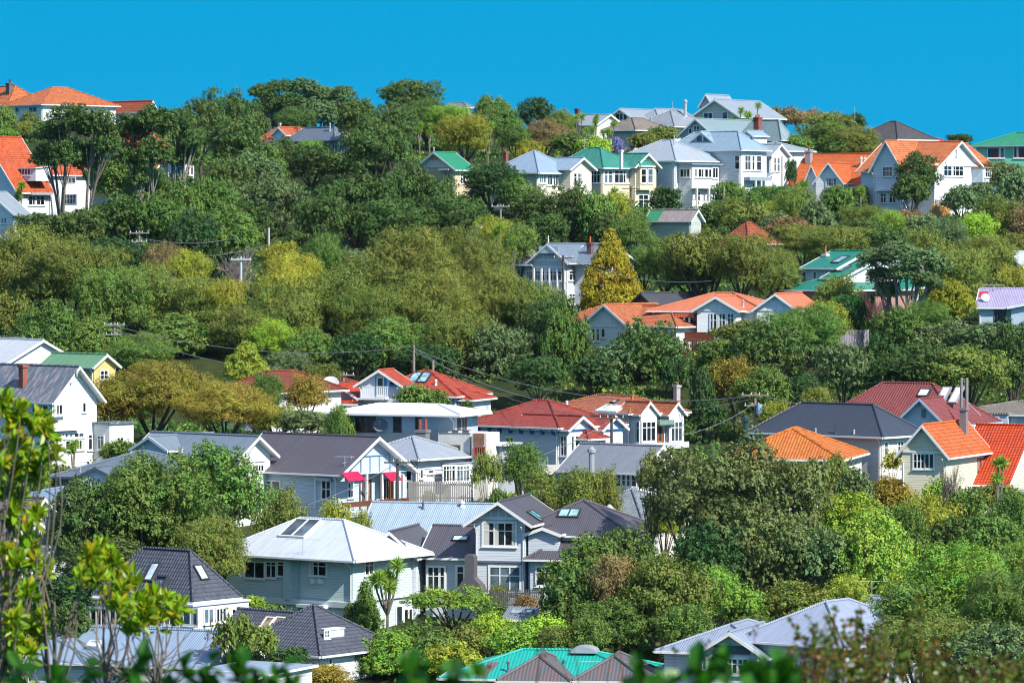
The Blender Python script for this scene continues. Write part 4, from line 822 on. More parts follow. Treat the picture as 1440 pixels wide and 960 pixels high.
h.blk(110, 285, 372, 903, 884, 'hip', yc=-2.2, xc=2.2, o=.3); h.done()
h = House('house', 'slate tiled roof drawn to a point, with a tiny white dormer window', 'house', 'spire', wall=('board', 'c9ccd0'), roof=('tile', '565a64', '484c56', .36, .1), trim='d5d8da')
h.blk(372, 450, 492, 921, 850, 'hip', o=.45, wid=7.6, dep=7.6); B0 = h.b; h.win('R', 462, 466, 926, 934, 1, .0)
h.blk(440, 452, 462, 884, (.12,), 'flat', xc=.2, yc=2.2, wid=3.0, dep=1.5, o=.05, th=.08, zb=(2.6,), wall=('board', 'e0e2e4'), roof=('plain', 'e0e2e4')); h.win('R', 464-4, 469-4, 885, 893, 2, rows=2, plane=.2) if False else h.win('R', 456, 462, 886, 896, 2, rows=2, plane=.2)
h.blk(345, 400, 430, 921, 862, 'gx', yc=1.5, xc=-4.0, wid=6, dep=6, o=.4); h.skylight(370, 380, 872, 884, 'F', h.b, 1, ('glass', '6a5a50'), wide=.75, tall=1.3, fr='e0d8cc'); h.skylight(384, 394, 872, 884, 'F', h.b, 1, ('glass', '6a5a50'), wide=.75, tall=1.3, fr='e0d8cc'); h.done()
h = House('house', 'broad pale blue-grey metal roof low in the left corner behind blurred leaves', 'house', 'metal_low', wall=('board', 'c0c6cc'), roof=('iron', '8a9db2', None, .3, .4))
h.blk(40, 255, 330, 938, 888, 'gx', o=.4, xc=0, wid=13, dep=9); h.skylight(120, 145, 903, 915, 'F', h.b, 1, ('plain', 'c9ced4'), name='roof_vent', h=.2, wide=.8, tall=.8, fr='c9ced4'); h.done()
h = House('house', 'pair of small pale metal roof edges below the pointed slate roof', 'house', 'kerb_roof', wall=('board', 'c8ccd0'), roof=('iron', '9aa8b8'))
h.blk(300, 392, 418, 946, 934, 'shed', xc=16.5, yc=4, wid=5, dep=5, o=.3); h.blk(330, 385, 395, 962, 950, 'shed', xc=16.2, yc=0, wid=6, dep=3, o=.3); h.done()
h = House('house', 'low house with a bright turquoise roof patched with dark rusty ribbed sheets', 'house', 'teal_low', wall=('board', 'd8d5c8'), roof=('iron', '1aa394', None, .6, .5, .24), trim='d5d5cc')
h.blk(648, 795, 960, 956, 914, 'hip', xc=5.5, wid=13.5, dep=9, o=.5); B0 = h.b
# rusty sheets laid over the turquoise ones
def sheet(a, b, x0, x1, v0=0, v1=1, lean=0, m=('iron', '6a6264', '8a4a34', .7, .55, .24)):
    y0 = B0['y0']-.5; H = (B0['y1']-B0['y0'])/2+.5; z = lambda v: B0['ze']+B0['m']*H*v+.03
    mb = MB(); mb.slab([(x0, y0+H*v0, z(v0)), (x1, y0+H*v0, z(v0)), (x1+lean, y0+H*v1, z(v1)), (x0+lean, y0+H*v1, z(v1))], .02, M(m), M(m), [(x0, 0), (x1, 0), (x1+lean, 4), (x0+lean, 4)]); mb.build('rusty_roof_sheet', h.lastroof, h.dz)
xs = lambda px: h.X(px, B0['y0'])
sheet(0, 0, xs(668), xs(683), .02, .55, .6)
h.blk(740, 796, 812, 957, 922, 'hip', yc=-2.2, wid=4.2, dep=7, o=.4, roof=('iron', '5f6064', '84503c', .5, .5, .24), xc=h.X(796, -2.2)) 
h.blk(850, 903, 920, 957, 922, 'hip', yc=-2.4, wid=4.2, dep=7, o=.4, roof=('iron', '5f6064', '84503c', .5, .5, .24), xc=h.X(903, -2.4))
h.aerial(850, 929, 954, B=B0, span=1.6, n=9, rot=.1); h.flue(715, 932, 944, .09, B=B0, m='6a7070')
c = h.onroof(822, 916, 'F', B0); mb = MB(); mm = m_plain('9aa2a8', .4)
y0 = B0['y1']*.5; zr = B0['rz']; xa, xb = h.X(803, y0), h.X(841, y0)
for i in range(8):
    u0 = i/8*math.pi; u1 = (i+1)/8*math.pi; xm_ = (xa+xb)/2; rr = (xb-xa)/2
    p = [(xm_-rr*math.cos(u0), y0-1.0, zr-.1+.42*math.sin(u0)), (xm_-rr*math.cos(u1), y0-1.0, zr-.1+.42*math.sin(u1))]
    q = [(a[0], y0+1.0, a[2]) for a in p]; mb.poly([p[0], p[1], q[1], q[0]], mm); mb.poly([p[0], (xm_, y0-1.0, zr-.1), p[1]], mm)
mb.build('roof_dome', h.root, h.dz); h.done()
h = House('house', 'pale grey house with blue-grey roof and dark shingled front gable, by the bottom edge', 'house', 'gable_low', wall=('board', 'b5c0cc'), roof=('iron', '8f9aac', None, .4, .4))
h.blk(985, 1072, 1085, 924, 888, 'gy', yc=-1.5, xc=h.X(1072, -1.5), o=.5, dep=7); h.panel('gable_shingles', 'F', 1002, 1056, 900, 918, '4a5864', -1.5, .0, .03) if False else None; h.panel('shingle_band', 'F', 1003, 1055, 907, 918, '4b5a66', -1.5, 0, .04); h.win('F', 1022, 1052, 926, 946, 4, .35, plane=-1.5, tw=.12)
h.blk(934, 1078, 1110, 919, 878, 'hip', yc=0, dep=11, o=.5); h.win('F', 975, 984, 924, 940, 2, .3); h.win('F', 986, 993, 924, 940, 1); h.done()
h = House('house', 'pale house with lavender-blue hip roof and stout chimney with two pots', 'house', 'hip_low', wall=('board', 'bcc6d0'), roof=('iron', '98a2b6', None, .4, .4))
h.blk(1040, 1186, 1262, 909, 846, 'hip', o=.5, dep=11); h.chimney(1152, 1178, 841, 856, ('render', '7a7470'), 2, poth=.55, potc='8a4a52', at_=(-.6, 7.5, 1.6)); h.win('F', 1119, 1128, 928, 944, 2, .3); h.win('F', 1131, 1142, 928, 944, 2, .3); h.done()
h = House('house', 'smooth blue-grey roof with a tall aerial, behind the chimney with two pots', 'house', 'grey_back', wall=('board', 'c5ccd2'), roof=('iron', '8c9aae', None, .3, .4))
h.blk(1182, 1290, 1320, 880, 840, 'gx', o=.4, dep=10, og=.3); h.aerial(1226, 816, 842, span=1.5, n=7); h.done()
h = House('shed', 'rust-red roof patch in the shade of the tree ferns on the right', 'shed', 'hidden_red', wall=('board', '6a4a40'), roof=('iron', '8a4a3c', '6a3c34', .6))
h.blk(1290, 1352, 1365, 757, 741, 'gx', o=.2, dep=6); h.done()
h = House('house', 'corner of a blue-grey roof cut by the right edge', 'house', 'edge_grey', roof=('iron', '7f8a98'))
h.blk(1416, 1470, 1500, 786, 752, 'hip', xc=3, wid=5, dep=7, o=.3); h.done()
h = House('glasshouse', 'grey lean-to roof of glazed panels just below the charcoal dormer house', 'glasshouse', 'lean_to', wall=('board', '6a6e70'), roof=('iron', '7a828a', None, .3, .3))
h.blk(707, 752, 758, 871, 853, 'shed', o=.15, dep=2.2); h.skylight(722, 732, 857, 864, 'F', h.b, 1, ('glass', '8a9aa0'), wide=.6, tall=.7, fr='9aa2a6'); h.skylight(738, 748, 857, 864, 'F', h.b, 1, ('glass', '8a9aa0'), wide=.6, tall=.7, fr='9aa2a6'); h.done()
SKYTINT = (.0, 1.0, .99, 1)
# ------------------------------------------------------------------ foliage
@cached
def m_leaf(kind='broad'):
    t = NT('foliage'); oi = t.n('ShaderNodeObjectInfo'); g = t.n('ShaderNodeNewGeometry'); tc = t.n('ShaderNodeTexCoord')
    n = t.n('ShaderNodeTexNoise'); n.inputs['Scale'].default_value = 2.6; n.inputs['Detail'].default_value = 3; t.l(tc, 'Object', n, 'Vector')
    hs = t.n('ShaderNodeHueSaturation'); t.l(oi, 'Color', hs, 'Color')
    hs.inputs['Saturation'].default_value = 1.0
    r1 = t.n('ShaderNodeMapRange'); r1.inputs[3].default_value = .68; r1.inputs[4].default_value = 1.36; t.l(g, 'Random Per Island', r1, 0); t.l(r1, 0, hs, 'Value')
    r2 = t.n('ShaderNodeMapRange'); r2.inputs[1].default_value = .3; r2.inputs[2].default_value = .7; r2.inputs[3].default_value = .465; r2.inputs[4].default_value = .53; t.l(n, 0, r2, 0); t.l(r2, 0, hs, 'Hue')
    w = t.n('ShaderNodeTexWhiteNoise', noise_dimensions='1D'); t.l(g, 'Random Per Island', w, 'W')
    tip = t.math('GREATER_THAN', w.outputs[0], .86)
    base = t.mix(t.math('MULTIPLY', tip, .28), hs.outputs[0], (.22, .20, .06, 1))
    p = t.bsdf(base, .55, spec=.16); tr = t.n('ShaderNodeBsdfTranslucent'); t.t.links.new(base, tr.inputs[0]); mx = t.n('ShaderNodeMixShader'); mx.inputs[0].default_value = .28
    t.l(p, 0, mx, 1); t.l(tr, 0, mx, 2); t.l(mx, 0, t.out, 0); return t.m
@cached
def m_bark(h='6a6258'):
    t = NT('bark'); tc = t.n('ShaderNodeTexCoord'); n = t.n('ShaderNodeTexNoise'); n.inputs['Scale'].default_value = 3; n.inputs['Detail'].default_value = 6; t.l(tc, 'Object', n, 'Vector')
    t.bsdf(t.mix(n.outputs[0], C(h), tuple(c*.4 for c in C(h)[:3])+(1,)), .9, t.bump(n.outputs[0], .1), spec=.1); return t.m

def quads_mesh(name, P, T, B, mat, la, wi, smooth=False):
    """leaf shaped faces: centre P, half length along T, half width along B"""
    n = len(P); V = np.empty((n, 4, 3), np.float32)
    la = np.asarray(la).reshape(-1, 1); wi = np.asarray(wi).reshape(-1, 1)
    V[:, 0] = P-T*la; V[:, 1] = P+B*wi-T*la*.1; V[:, 2] = P+T*la; V[:, 3] = P-B*wi-T*la*.1
    me = bpy.data.meshes.new(name); me.vertices.add(n*4); me.vertices.foreach_set('co', V.ravel())
    me.loops.add(n*4); me.loops.foreach_set('vertex_index', np.arange(n*4, dtype=np.int32))
    me.polygons.add(n); me.polygons.foreach_set('loop_start', np.arange(0, n*4, 4, dtype=np.int32))
    try: me.polygons.foreach_set('loop_total', np.full(n, 4, np.int32))
    except Exception: pass
    me.materials.append(mat); me.update(calc_edges=True); return me
def in_house(x, y, pad=.6):
    bad = np.zeros(len(x), bool)
    for h, blocks in FOOT:
        dx, dy = x-h.P[0], y-h.P[1]; lx = dx*h.c-dy*h.s; ly = dx*h.s+dy*h.c
        for b in blocks: bad |= (lx > b['x0']-pad) & (lx < b['x1']+pad) & (ly > b['y0']-pad) & (ly < b['y1']+pad)
    return bad
def unit(v): return v/np.maximum(np.linalg.norm(v, axis=-1, keepdims=True), 1e-9)

def crown(kind, seed, leaf, cover=2.4):
    """a crown of radius 1 and height about 2, built of lobes, each lobe of sprigs, each sprig of leaves"""
    g = np.random.default_rng(seed); C_, S_ = [], []
    if kind == 'broad': nl, rl, flat, under = 62, (.18, .34), .80, -.72
    elif kind == 'fea': nl, rl, flat, under = 72, (.15, .29), .90, -.8
    elif kind == 'open': nl, rl, flat, under = 36, (.14, .27), .62, -.2
    elif kind == 'clump': nl, rl, flat, under = 125, (.10, .20), .82, -.7
    elif kind == 'cone': nl, rl, flat, under = 150, (.13, .22), 1.0, -1
    else: nl, rl, flat, under = 46, (.2, .34), .8, -.3
    k = 0
    while len(C_) < nl and k < 4000:
        k += 1
        if kind == 'cone':
            z = g.uniform(-1, .96)**1; a = g.uniform(0, 6.283); rr = (1-z)/2; rr = min(1, rr*1.3+.02)**.95*g.uniform(.66, .95); p = np.array((math.cos(a)*rr, math.sin(a)*rr, z)); r = g.uniform(*rl)*(.5+.6*rr)
        else:
            d = unit(g.normal(size=3)); 
            if d[2] < under: continue
            rad = g.uniform(.60, .90) if g.random() < .85 else g.uniform(.2, .5); irr = 1+.16*math.sin(3*math.atan2(d[1], d[0])+seed)+.1*math.sin(5*d[2]+seed*2)
            p = d*rad*irr; p[2] *= flat; r = g.uniform(*rl)
        if any(np.linalg.norm(p-q) < .52*(r+s) for q, s in zip(C_, S_)): continue
        C_.append(p); S_.append(r)
    P, T, N, LA = [], [], [], []
    if kind == 'clump': lps, spr, lw = 8, 1.15, 1.0
    elif kind in ('broad', 'open'): lps, spr, lw = 9, 1.5, 1.0
    elif kind == 'fea': lps, spr, lw = 8, 2.6, .8
    else: lps, spr, lw = 8, 1.6, .8
    for c, r in zip(C_, S_):
        area = 4*math.pi*r*r*.72; nleaf = cover*area/(.62*leaf*leaf*lw); ns = max(6, int(nleaf/lps))
        d = unit(g.normal(size=(ns, 3))); d = d[d[:, 2] > -.55]; ns = len(d)
        noise = 1+.20*np.sin(d[:, 0]*7+seed)*np.sin(d[:, 1]*7-seed)+g.normal(0, .10, ns); sq = np.array((1, 1, .82 if kind != 'cone' else .7))
        b = c+d*r*noise[:, None]*sq
        up = unit(d*.9+np.array((0, 0, .55 if kind != 'fea' else 1.0))+g.normal(0, .25, (ns, 3)))
        for j in range(lps):
            off = g.normal(0, .55, (ns, 3))*leaf*spr*.55; along = (g.uniform(0, 1, (ns, 1)))*leaf*spr
            P.append(b+up*along+off*(.6 if kind == 'fea' else 1)); t_ = unit(up+g.normal(0, .62 if kind != 'fea' else .45, (ns, 3))); T.append(t_)
            N.append(unit(d+np.array((0, 0, .35))+g.normal(0, .36, (ns, 3)))); LA.append(leaf*g.uniform(.55, 1.05, ns))
    P = np.concatenate(P); T = np.concatenate(T); N = np.concatenate(N); LA = np.concatenate(LA)
    B = unit(np.cross(N, T)); T = unit(np.cross(B, N))
    me = quads_mesh('crown', P, T, B, m_leaf(), LA*.62, LA*(.40 if kind != 'fea' else .26)*1.0)
    return me
_cr = {}
def crown_for(kind, rx, rnd):
    size = 0 if rx < 1.5 else 1 if rx < 2.6 else 2 if rx < 4.2 else 3 if rx < 6.5 else 4
    leaf = (.21, .125, .078, .052, .036)[size]*{'fea': .78, 'clump': .9, 'cone': .7}.get(kind, .85); var = rnd.randrange(3 if size in (1, 2) else 2)
    key = (kind, size, var)
    if key not in _cr: _cr[key] = crown(kind, hash(kind) % 97 if False else {'broad': 3, 'fea': 11, 'open': 23, 'cone': 31, 'hedge': 41, 'clump': 61}[kind]+size*7+var*53, leaf)
    return _cr[key]

def limb(mb, pts, r0, r1, m, k=5):
    n = len(pts)-1
    for i in range(n):
        a = r0+(r1-r0)*i/n; b = r0+(r1-r0)*(i+1)/n; mb.tube(pts[i], pts[i+1], a, m, b, k)
def bez(a, b, c, n=5):
    a, b, c = map(lambda v: np.array(v, float), (a, b, c)); return [(1-t)**2*a+2*t*(1-t)*b+t*t*c for t in np.linspace(0, 1, n)]

COLS = {'P': ('435a2c', 'dark green'), 'D': ('32502a', 'deep green'), 'G': ('4f6a2e', 'mid green'), 'B': ('618230', 'bright green'), 'O': ('5c6a2e', 'olive green'), 'Y': ('76802c', 'yellowish green'),
        'R': ('77702c', 'rust-gold'), 'T': ('546a42', 'grey-green'), 'L': ('76902e', 'lime green'), 'K': ('6e6340', 'brown'), 'A': ('7c7a1e', 'golden yellow'), 'Q': ('6f7a22', 'mustard green'), 'U': ('7a5c60', 'purplish grey'), 'S': ('b8955c', 'straw coloured'), 'E': ('566438', 'olive grey'), 'V': ('6c6c98', 'lilac flowered')}
GAPS = []
TREES = []   # (root, px, py, words)
LIFT = 1.7
def tree(cx, top, bot, hw, kind='broad', c='P', D=None, base=None, trunk=None, name=None, note=None, bark='6a6258'):
    rnd = random.Random(int(cx*7+top*13+bot)); base = base or bot+4
    if D is None: D = gdepth(cx, base)
    s = D/F; p = at(cx, (top+bot)/2, D); rx = hw*s; H = (bot-top)*s; g = gz(p[0], p[1])
    zc = p[2]; rz = H/2
    lo = zc-rz
    gap = lo-g
    if gap > .9*H and trunk is None and D > 255:
        for dd in np.arange(1, 16, 1.):
            p2 = at(cx, (top+bot)/2, D+dd); g2 = gz(p2[0], p2[1])
            if in_house(np.array([p2[0]]), np.array([p2[1]]), rx*.8)[0]: break
            if p2[2]-rz-g2 < .9*H or dd > 14: break
        dd -= 1; D += dd; s = D/F; p = at(cx, (top+bot)/2, D); rx = hw*s; H = (bot-top)*s; g = gz(p[0], p[1]); zc = p[2]; rz = H/2; lo = zc-rz; gap = lo-g
        if gap > 1.0*H and kind != 'open':
            e = min(gap-.8*H, 1.2*H); H += e; lo -= e; zc -= e/2; rz = H/2
        if gap > 1.0*H: GAPS.append((cx, top, bot, hw, round(gap/H, 1), round(D)))
    shrub = (rx < 1.9 and H < 3.2) or kind == 'hedge'
    nm = name or ('shrub' if shrub else {'cone': 'conifer'}.get(kind, 'tree'))
    root = empty(nm, (p[0], p[1], g), 0.0)
    hexc, word = COLS[c]; kd = kind
    if kind == 'broad' and c in 'PDET': kind = 'clump'
    me = crown_for(kind, max(rx, rz*.8), rnd); o = bpy.data.objects.new('foliage' if shrub else 'crown', me); col.objects.link(o); o.parent = root
    ch = {'clump': .88, 'broad': .88, 'fea': .98, 'open': .72, 'cone': 1.0, 'hedge': .9}[kind]
    o.location = (0, 0, zc-g); o.scale = (rx*.96, rx*.96*rnd.uniform(.85, 1.1) if kind != 'hedge' else rx*.8, rz/ch*1.02); o.rotation_euler = (0, 0, 0) if abs(rx/max(rz, .1)-1) > 5 else (0, 0, rnd.uniform(0, 6.28))
    q = C(hexc); j = rnd.uniform(.85, 1.18); o.color = (q[0]*j*LIFT*rnd.uniform(.95, 1.2), q[1]*j*LIFT, q[2]*j*LIFT, 1)
    mb = MB(); mt = m_bark(bark); top_ = np.array((0, 0, zc-g+rz*.15)); r0 = max(.06, rx*.075)
    fork = np.array((rnd.uniform(-.1, .1)*rx, rnd.uniform(-.1, .1)*rx, max(.3, (lo-g)*.55) if trunk is None else trunk*(zc-rz-g)))
    limb(mb, bez((0, 0, -.6), (rnd.uniform(-.3, .3)*r0*3, 0, fork[2]*.5), fork, 4), r0, r0*.8, mt, 7)
    nb = 4 if shrub else 8
    for i in range(nb):
        a = 6.283*i/nb+rnd.uniform(-.4, .4); u = rnd.uniform(.45, .8); e = np.array((math.cos(a)*rx*u, math.sin(a)*rx*u, zc-g+rz*rnd.uniform(-.2, .5)))
        limb(mb, bez(fork, fork+(e-fork)*.5+np.array((0, 0, -.12*rx)), e, 5), r0*.55, r0*.14, mt, 5)
    mb.build('stem' if shrub else 'trunk', root)
    TREES.append((root, cx, (top+bot)/2, word, nm, kd, note, hw)); return root

def mtree(name, D, stems, crowns, c, label, kind='clump', bark='8a8074', lean=1.0):
    """one old tree with several stems and a crown in several heads; stems = [(px, py)], crowns = [(cx, top, bottom, half width)]"""
    s = D/F; px0 = sum(q[0] for q in stems)/len(stems); b = at(px0, stems[0][1], D); g = gz(b[0], b[1]); root = empty(name, (b[0], b[1], g)); rnd = random.Random(int(px0)); mb = MB(); m = m_bark(bark); q = C(COLS[c][0])
    for i, (cx, top, bot, hw) in enumerate(crowns):
        dd = rnd.uniform(-2.2, 2.2); p = at(cx, (top+bot)/2, D+dd)-np.array((b[0], b[1], g)); rx = hw*s; rz = (bot-top)*s/2
        me = crown_for(kind, max(rx, rz*.8), rnd); o = bpy.data.objects.new('crown', me); col.objects.link(o); o.parent = root; o.location = tuple(p); o.scale = (rx, rx, rz*1.3); o.rotation_euler = (rnd.uniform(-.15, .15), rnd.uniform(-.2, .2), rnd.uniform(0, 6.28))
        j = rnd.uniform(.9, 1.12); o.color = (q[0]*j*LIFT, q[1]*j*LIFT, q[2]*j*LIFT, 1)
        st = min(stems, key=lambda t_: abs(t_[0]-cx)); a = at(st[0], st[1], D)-np.array((b[0], b[1], g)); a[2] = -.5; mid = (a+p)/2+np.array((rnd.uniform(-.8, .8), rnd.uniform(-.5, .5), rnd.uniform(-.6, .2)))
        pts = bez(a, mid, p+np.array((0, 0, -rz*.2)), 6); limb(mb, pts, .22, .10, m, 6)
        for k in range(5):
            e = p+np.array((rnd.uniform(-.7, .7)*rx, rnd.uniform(-.7, .7)*rx, rnd.uniform(-.3, .5)*rz)); limb(mb, bez(pts[3], (pts[3]+e)/2+np.array((0, 0, -.4)), e, 4), .09, .03, m, 5)
    mb.build('trunk', root); tag(root, label, 'tree', 'trees on the hillside'); return root
def bare(cx, top, bot, hw, D=None, c='8a7c78', word='leafless grey', base=None, note=None, seed=1, dens=1.0):
    base = base or bot+4; D = D or gdepth(cx, base); s = D/F; b = at(cx, bot, D); g = gz(b[0], b[1]); H = (bot-top)*s+(b[2]-g); rx = hw*s; rnd = random.Random(seed)
    root = empty('bare_tree', (b[0], b[1], g)); mb = MB(); m = m_bark(c)
    def grow(p, d, L, r, lev):
        q = p+d*L; mid = (p+q)/2+np.array([rnd.gauss(0, L*.07) for _ in range(3)]); limb(mb, [p, mid, q], r, r*.62, m, 4 if lev else 6)
        if lev >= 5: return
        for _ in range(3 if lev < 4 else 4 if dens > 1 else 3):
            nd = unit(d*.9+np.array([rnd.gauss(0, .55), rnd.gauss(0, .55), rnd.gauss(.12, .35)])*np.array((rx/H*1.7, rx/H*1.7, 1))); grow(q if rnd.random() < .7 else mid, nd, L*rnd.uniform(.55, .85), r*.58, lev+1)
    n = 4
    for i in range(n): grow(np.array((rnd.uniform(-.15, .15), rnd.uniform(-.15, .15), -.3)), unit(np.array((math.cos(i*1.57)*.45*rx/H*1.6, math.sin(i*1.57)*.4*rx/H*1.6, 1))), H*.34, H*.02+.015, 0)
    # keep the twigs inside the outline the crown has
    V = np.array(mb.v); V[:, :2] *= rx/max(1e-3, np.percentile(np.abs(V[:, 0]), 99)); V[:, 2] *= H/max(V[:, 2].max(), .1)*1.0; mb.v = [tuple(v) for v in V]
    mb.build('trunk', root); TREES.append((root, cx, (top+bot)/2, word, 'bare tree', 'bare', note, hw)); return root

def cordyline(cx, top, bot, hw, D=None, base=None, heads=3, c='6f8a34', note=None, seed=None, leafl=.75):
    """cabbage tree: bare forking stems, each ending in a ball of sword leaves"""
    base = base or bot; D = D or gdepth(cx, base); s = D/F; b = at(cx, bot, D); g = min(gz(b[0], b[1]), b[2]); rnd = random.Random(seed or int(cx*3+top)); gg = np.random.default_rng(int(cx+top))
    root = empty('cabbage_tree', (b[0], b[1], g)); H = (bot-top)*s+(b[2]-g); rx = hw*s; mb = MB(); m = m_bark('8f867a'); P, T, N, LA = [], [], [], []
    R_ = min(leafl, rx*.8); fork = np.array((0, 0, max(.3, H*.35)))
    limb(mb, [(0, 0, -.3), fork], .14, .12, m, 6)
    for i in range(heads):
        a = 6.283*i/heads+rnd.uniform(-.5, .5); rr = max(0, rx-R_)*rnd.uniform(.6, 1); e = np.array((math.cos(a)*rr, math.sin(a)*rr, H-R_*.8-rnd.uniform(0, .28)*H*(i > 0))); limb(mb, bez(fork, (e[0]*.9, e[1]*.9, (fork[2]+e[2])*.5), e, 4), .10, .07, m, 5)
        d = unit(gg.normal(size=(150, 3))+np.array((0, 0, .25))); P.append(e+d*R_*.5); T.append(d); N.append(unit(gg.normal(size=(150, 3))+np.array((0, 0, .8)))); LA.append(R_*gg.uniform(.42, .55, 150))
    P = np.concatenate(P); T = np.concatenate(T); N = np.concatenate(N); LA = np.concatenate(LA); B = unit(np.cross(N, T))
    me = quads_mesh('crown', P, T, B, m_leaf(), LA, LA*.09); o = bpy.data.objects.new('crown', me); col.objects.link(o); o.parent = root; q = C(c); o.color = (q[0]*LIFT, q[1]*LIFT, q[2]*LIFT, 1)
    mb.build('trunk', root); TREES.append((root, cx, (top+bot)/2, 'spiky', 'cabbage tree', 'cord', note, hw)); return root
HAZE = .00002
t = tree
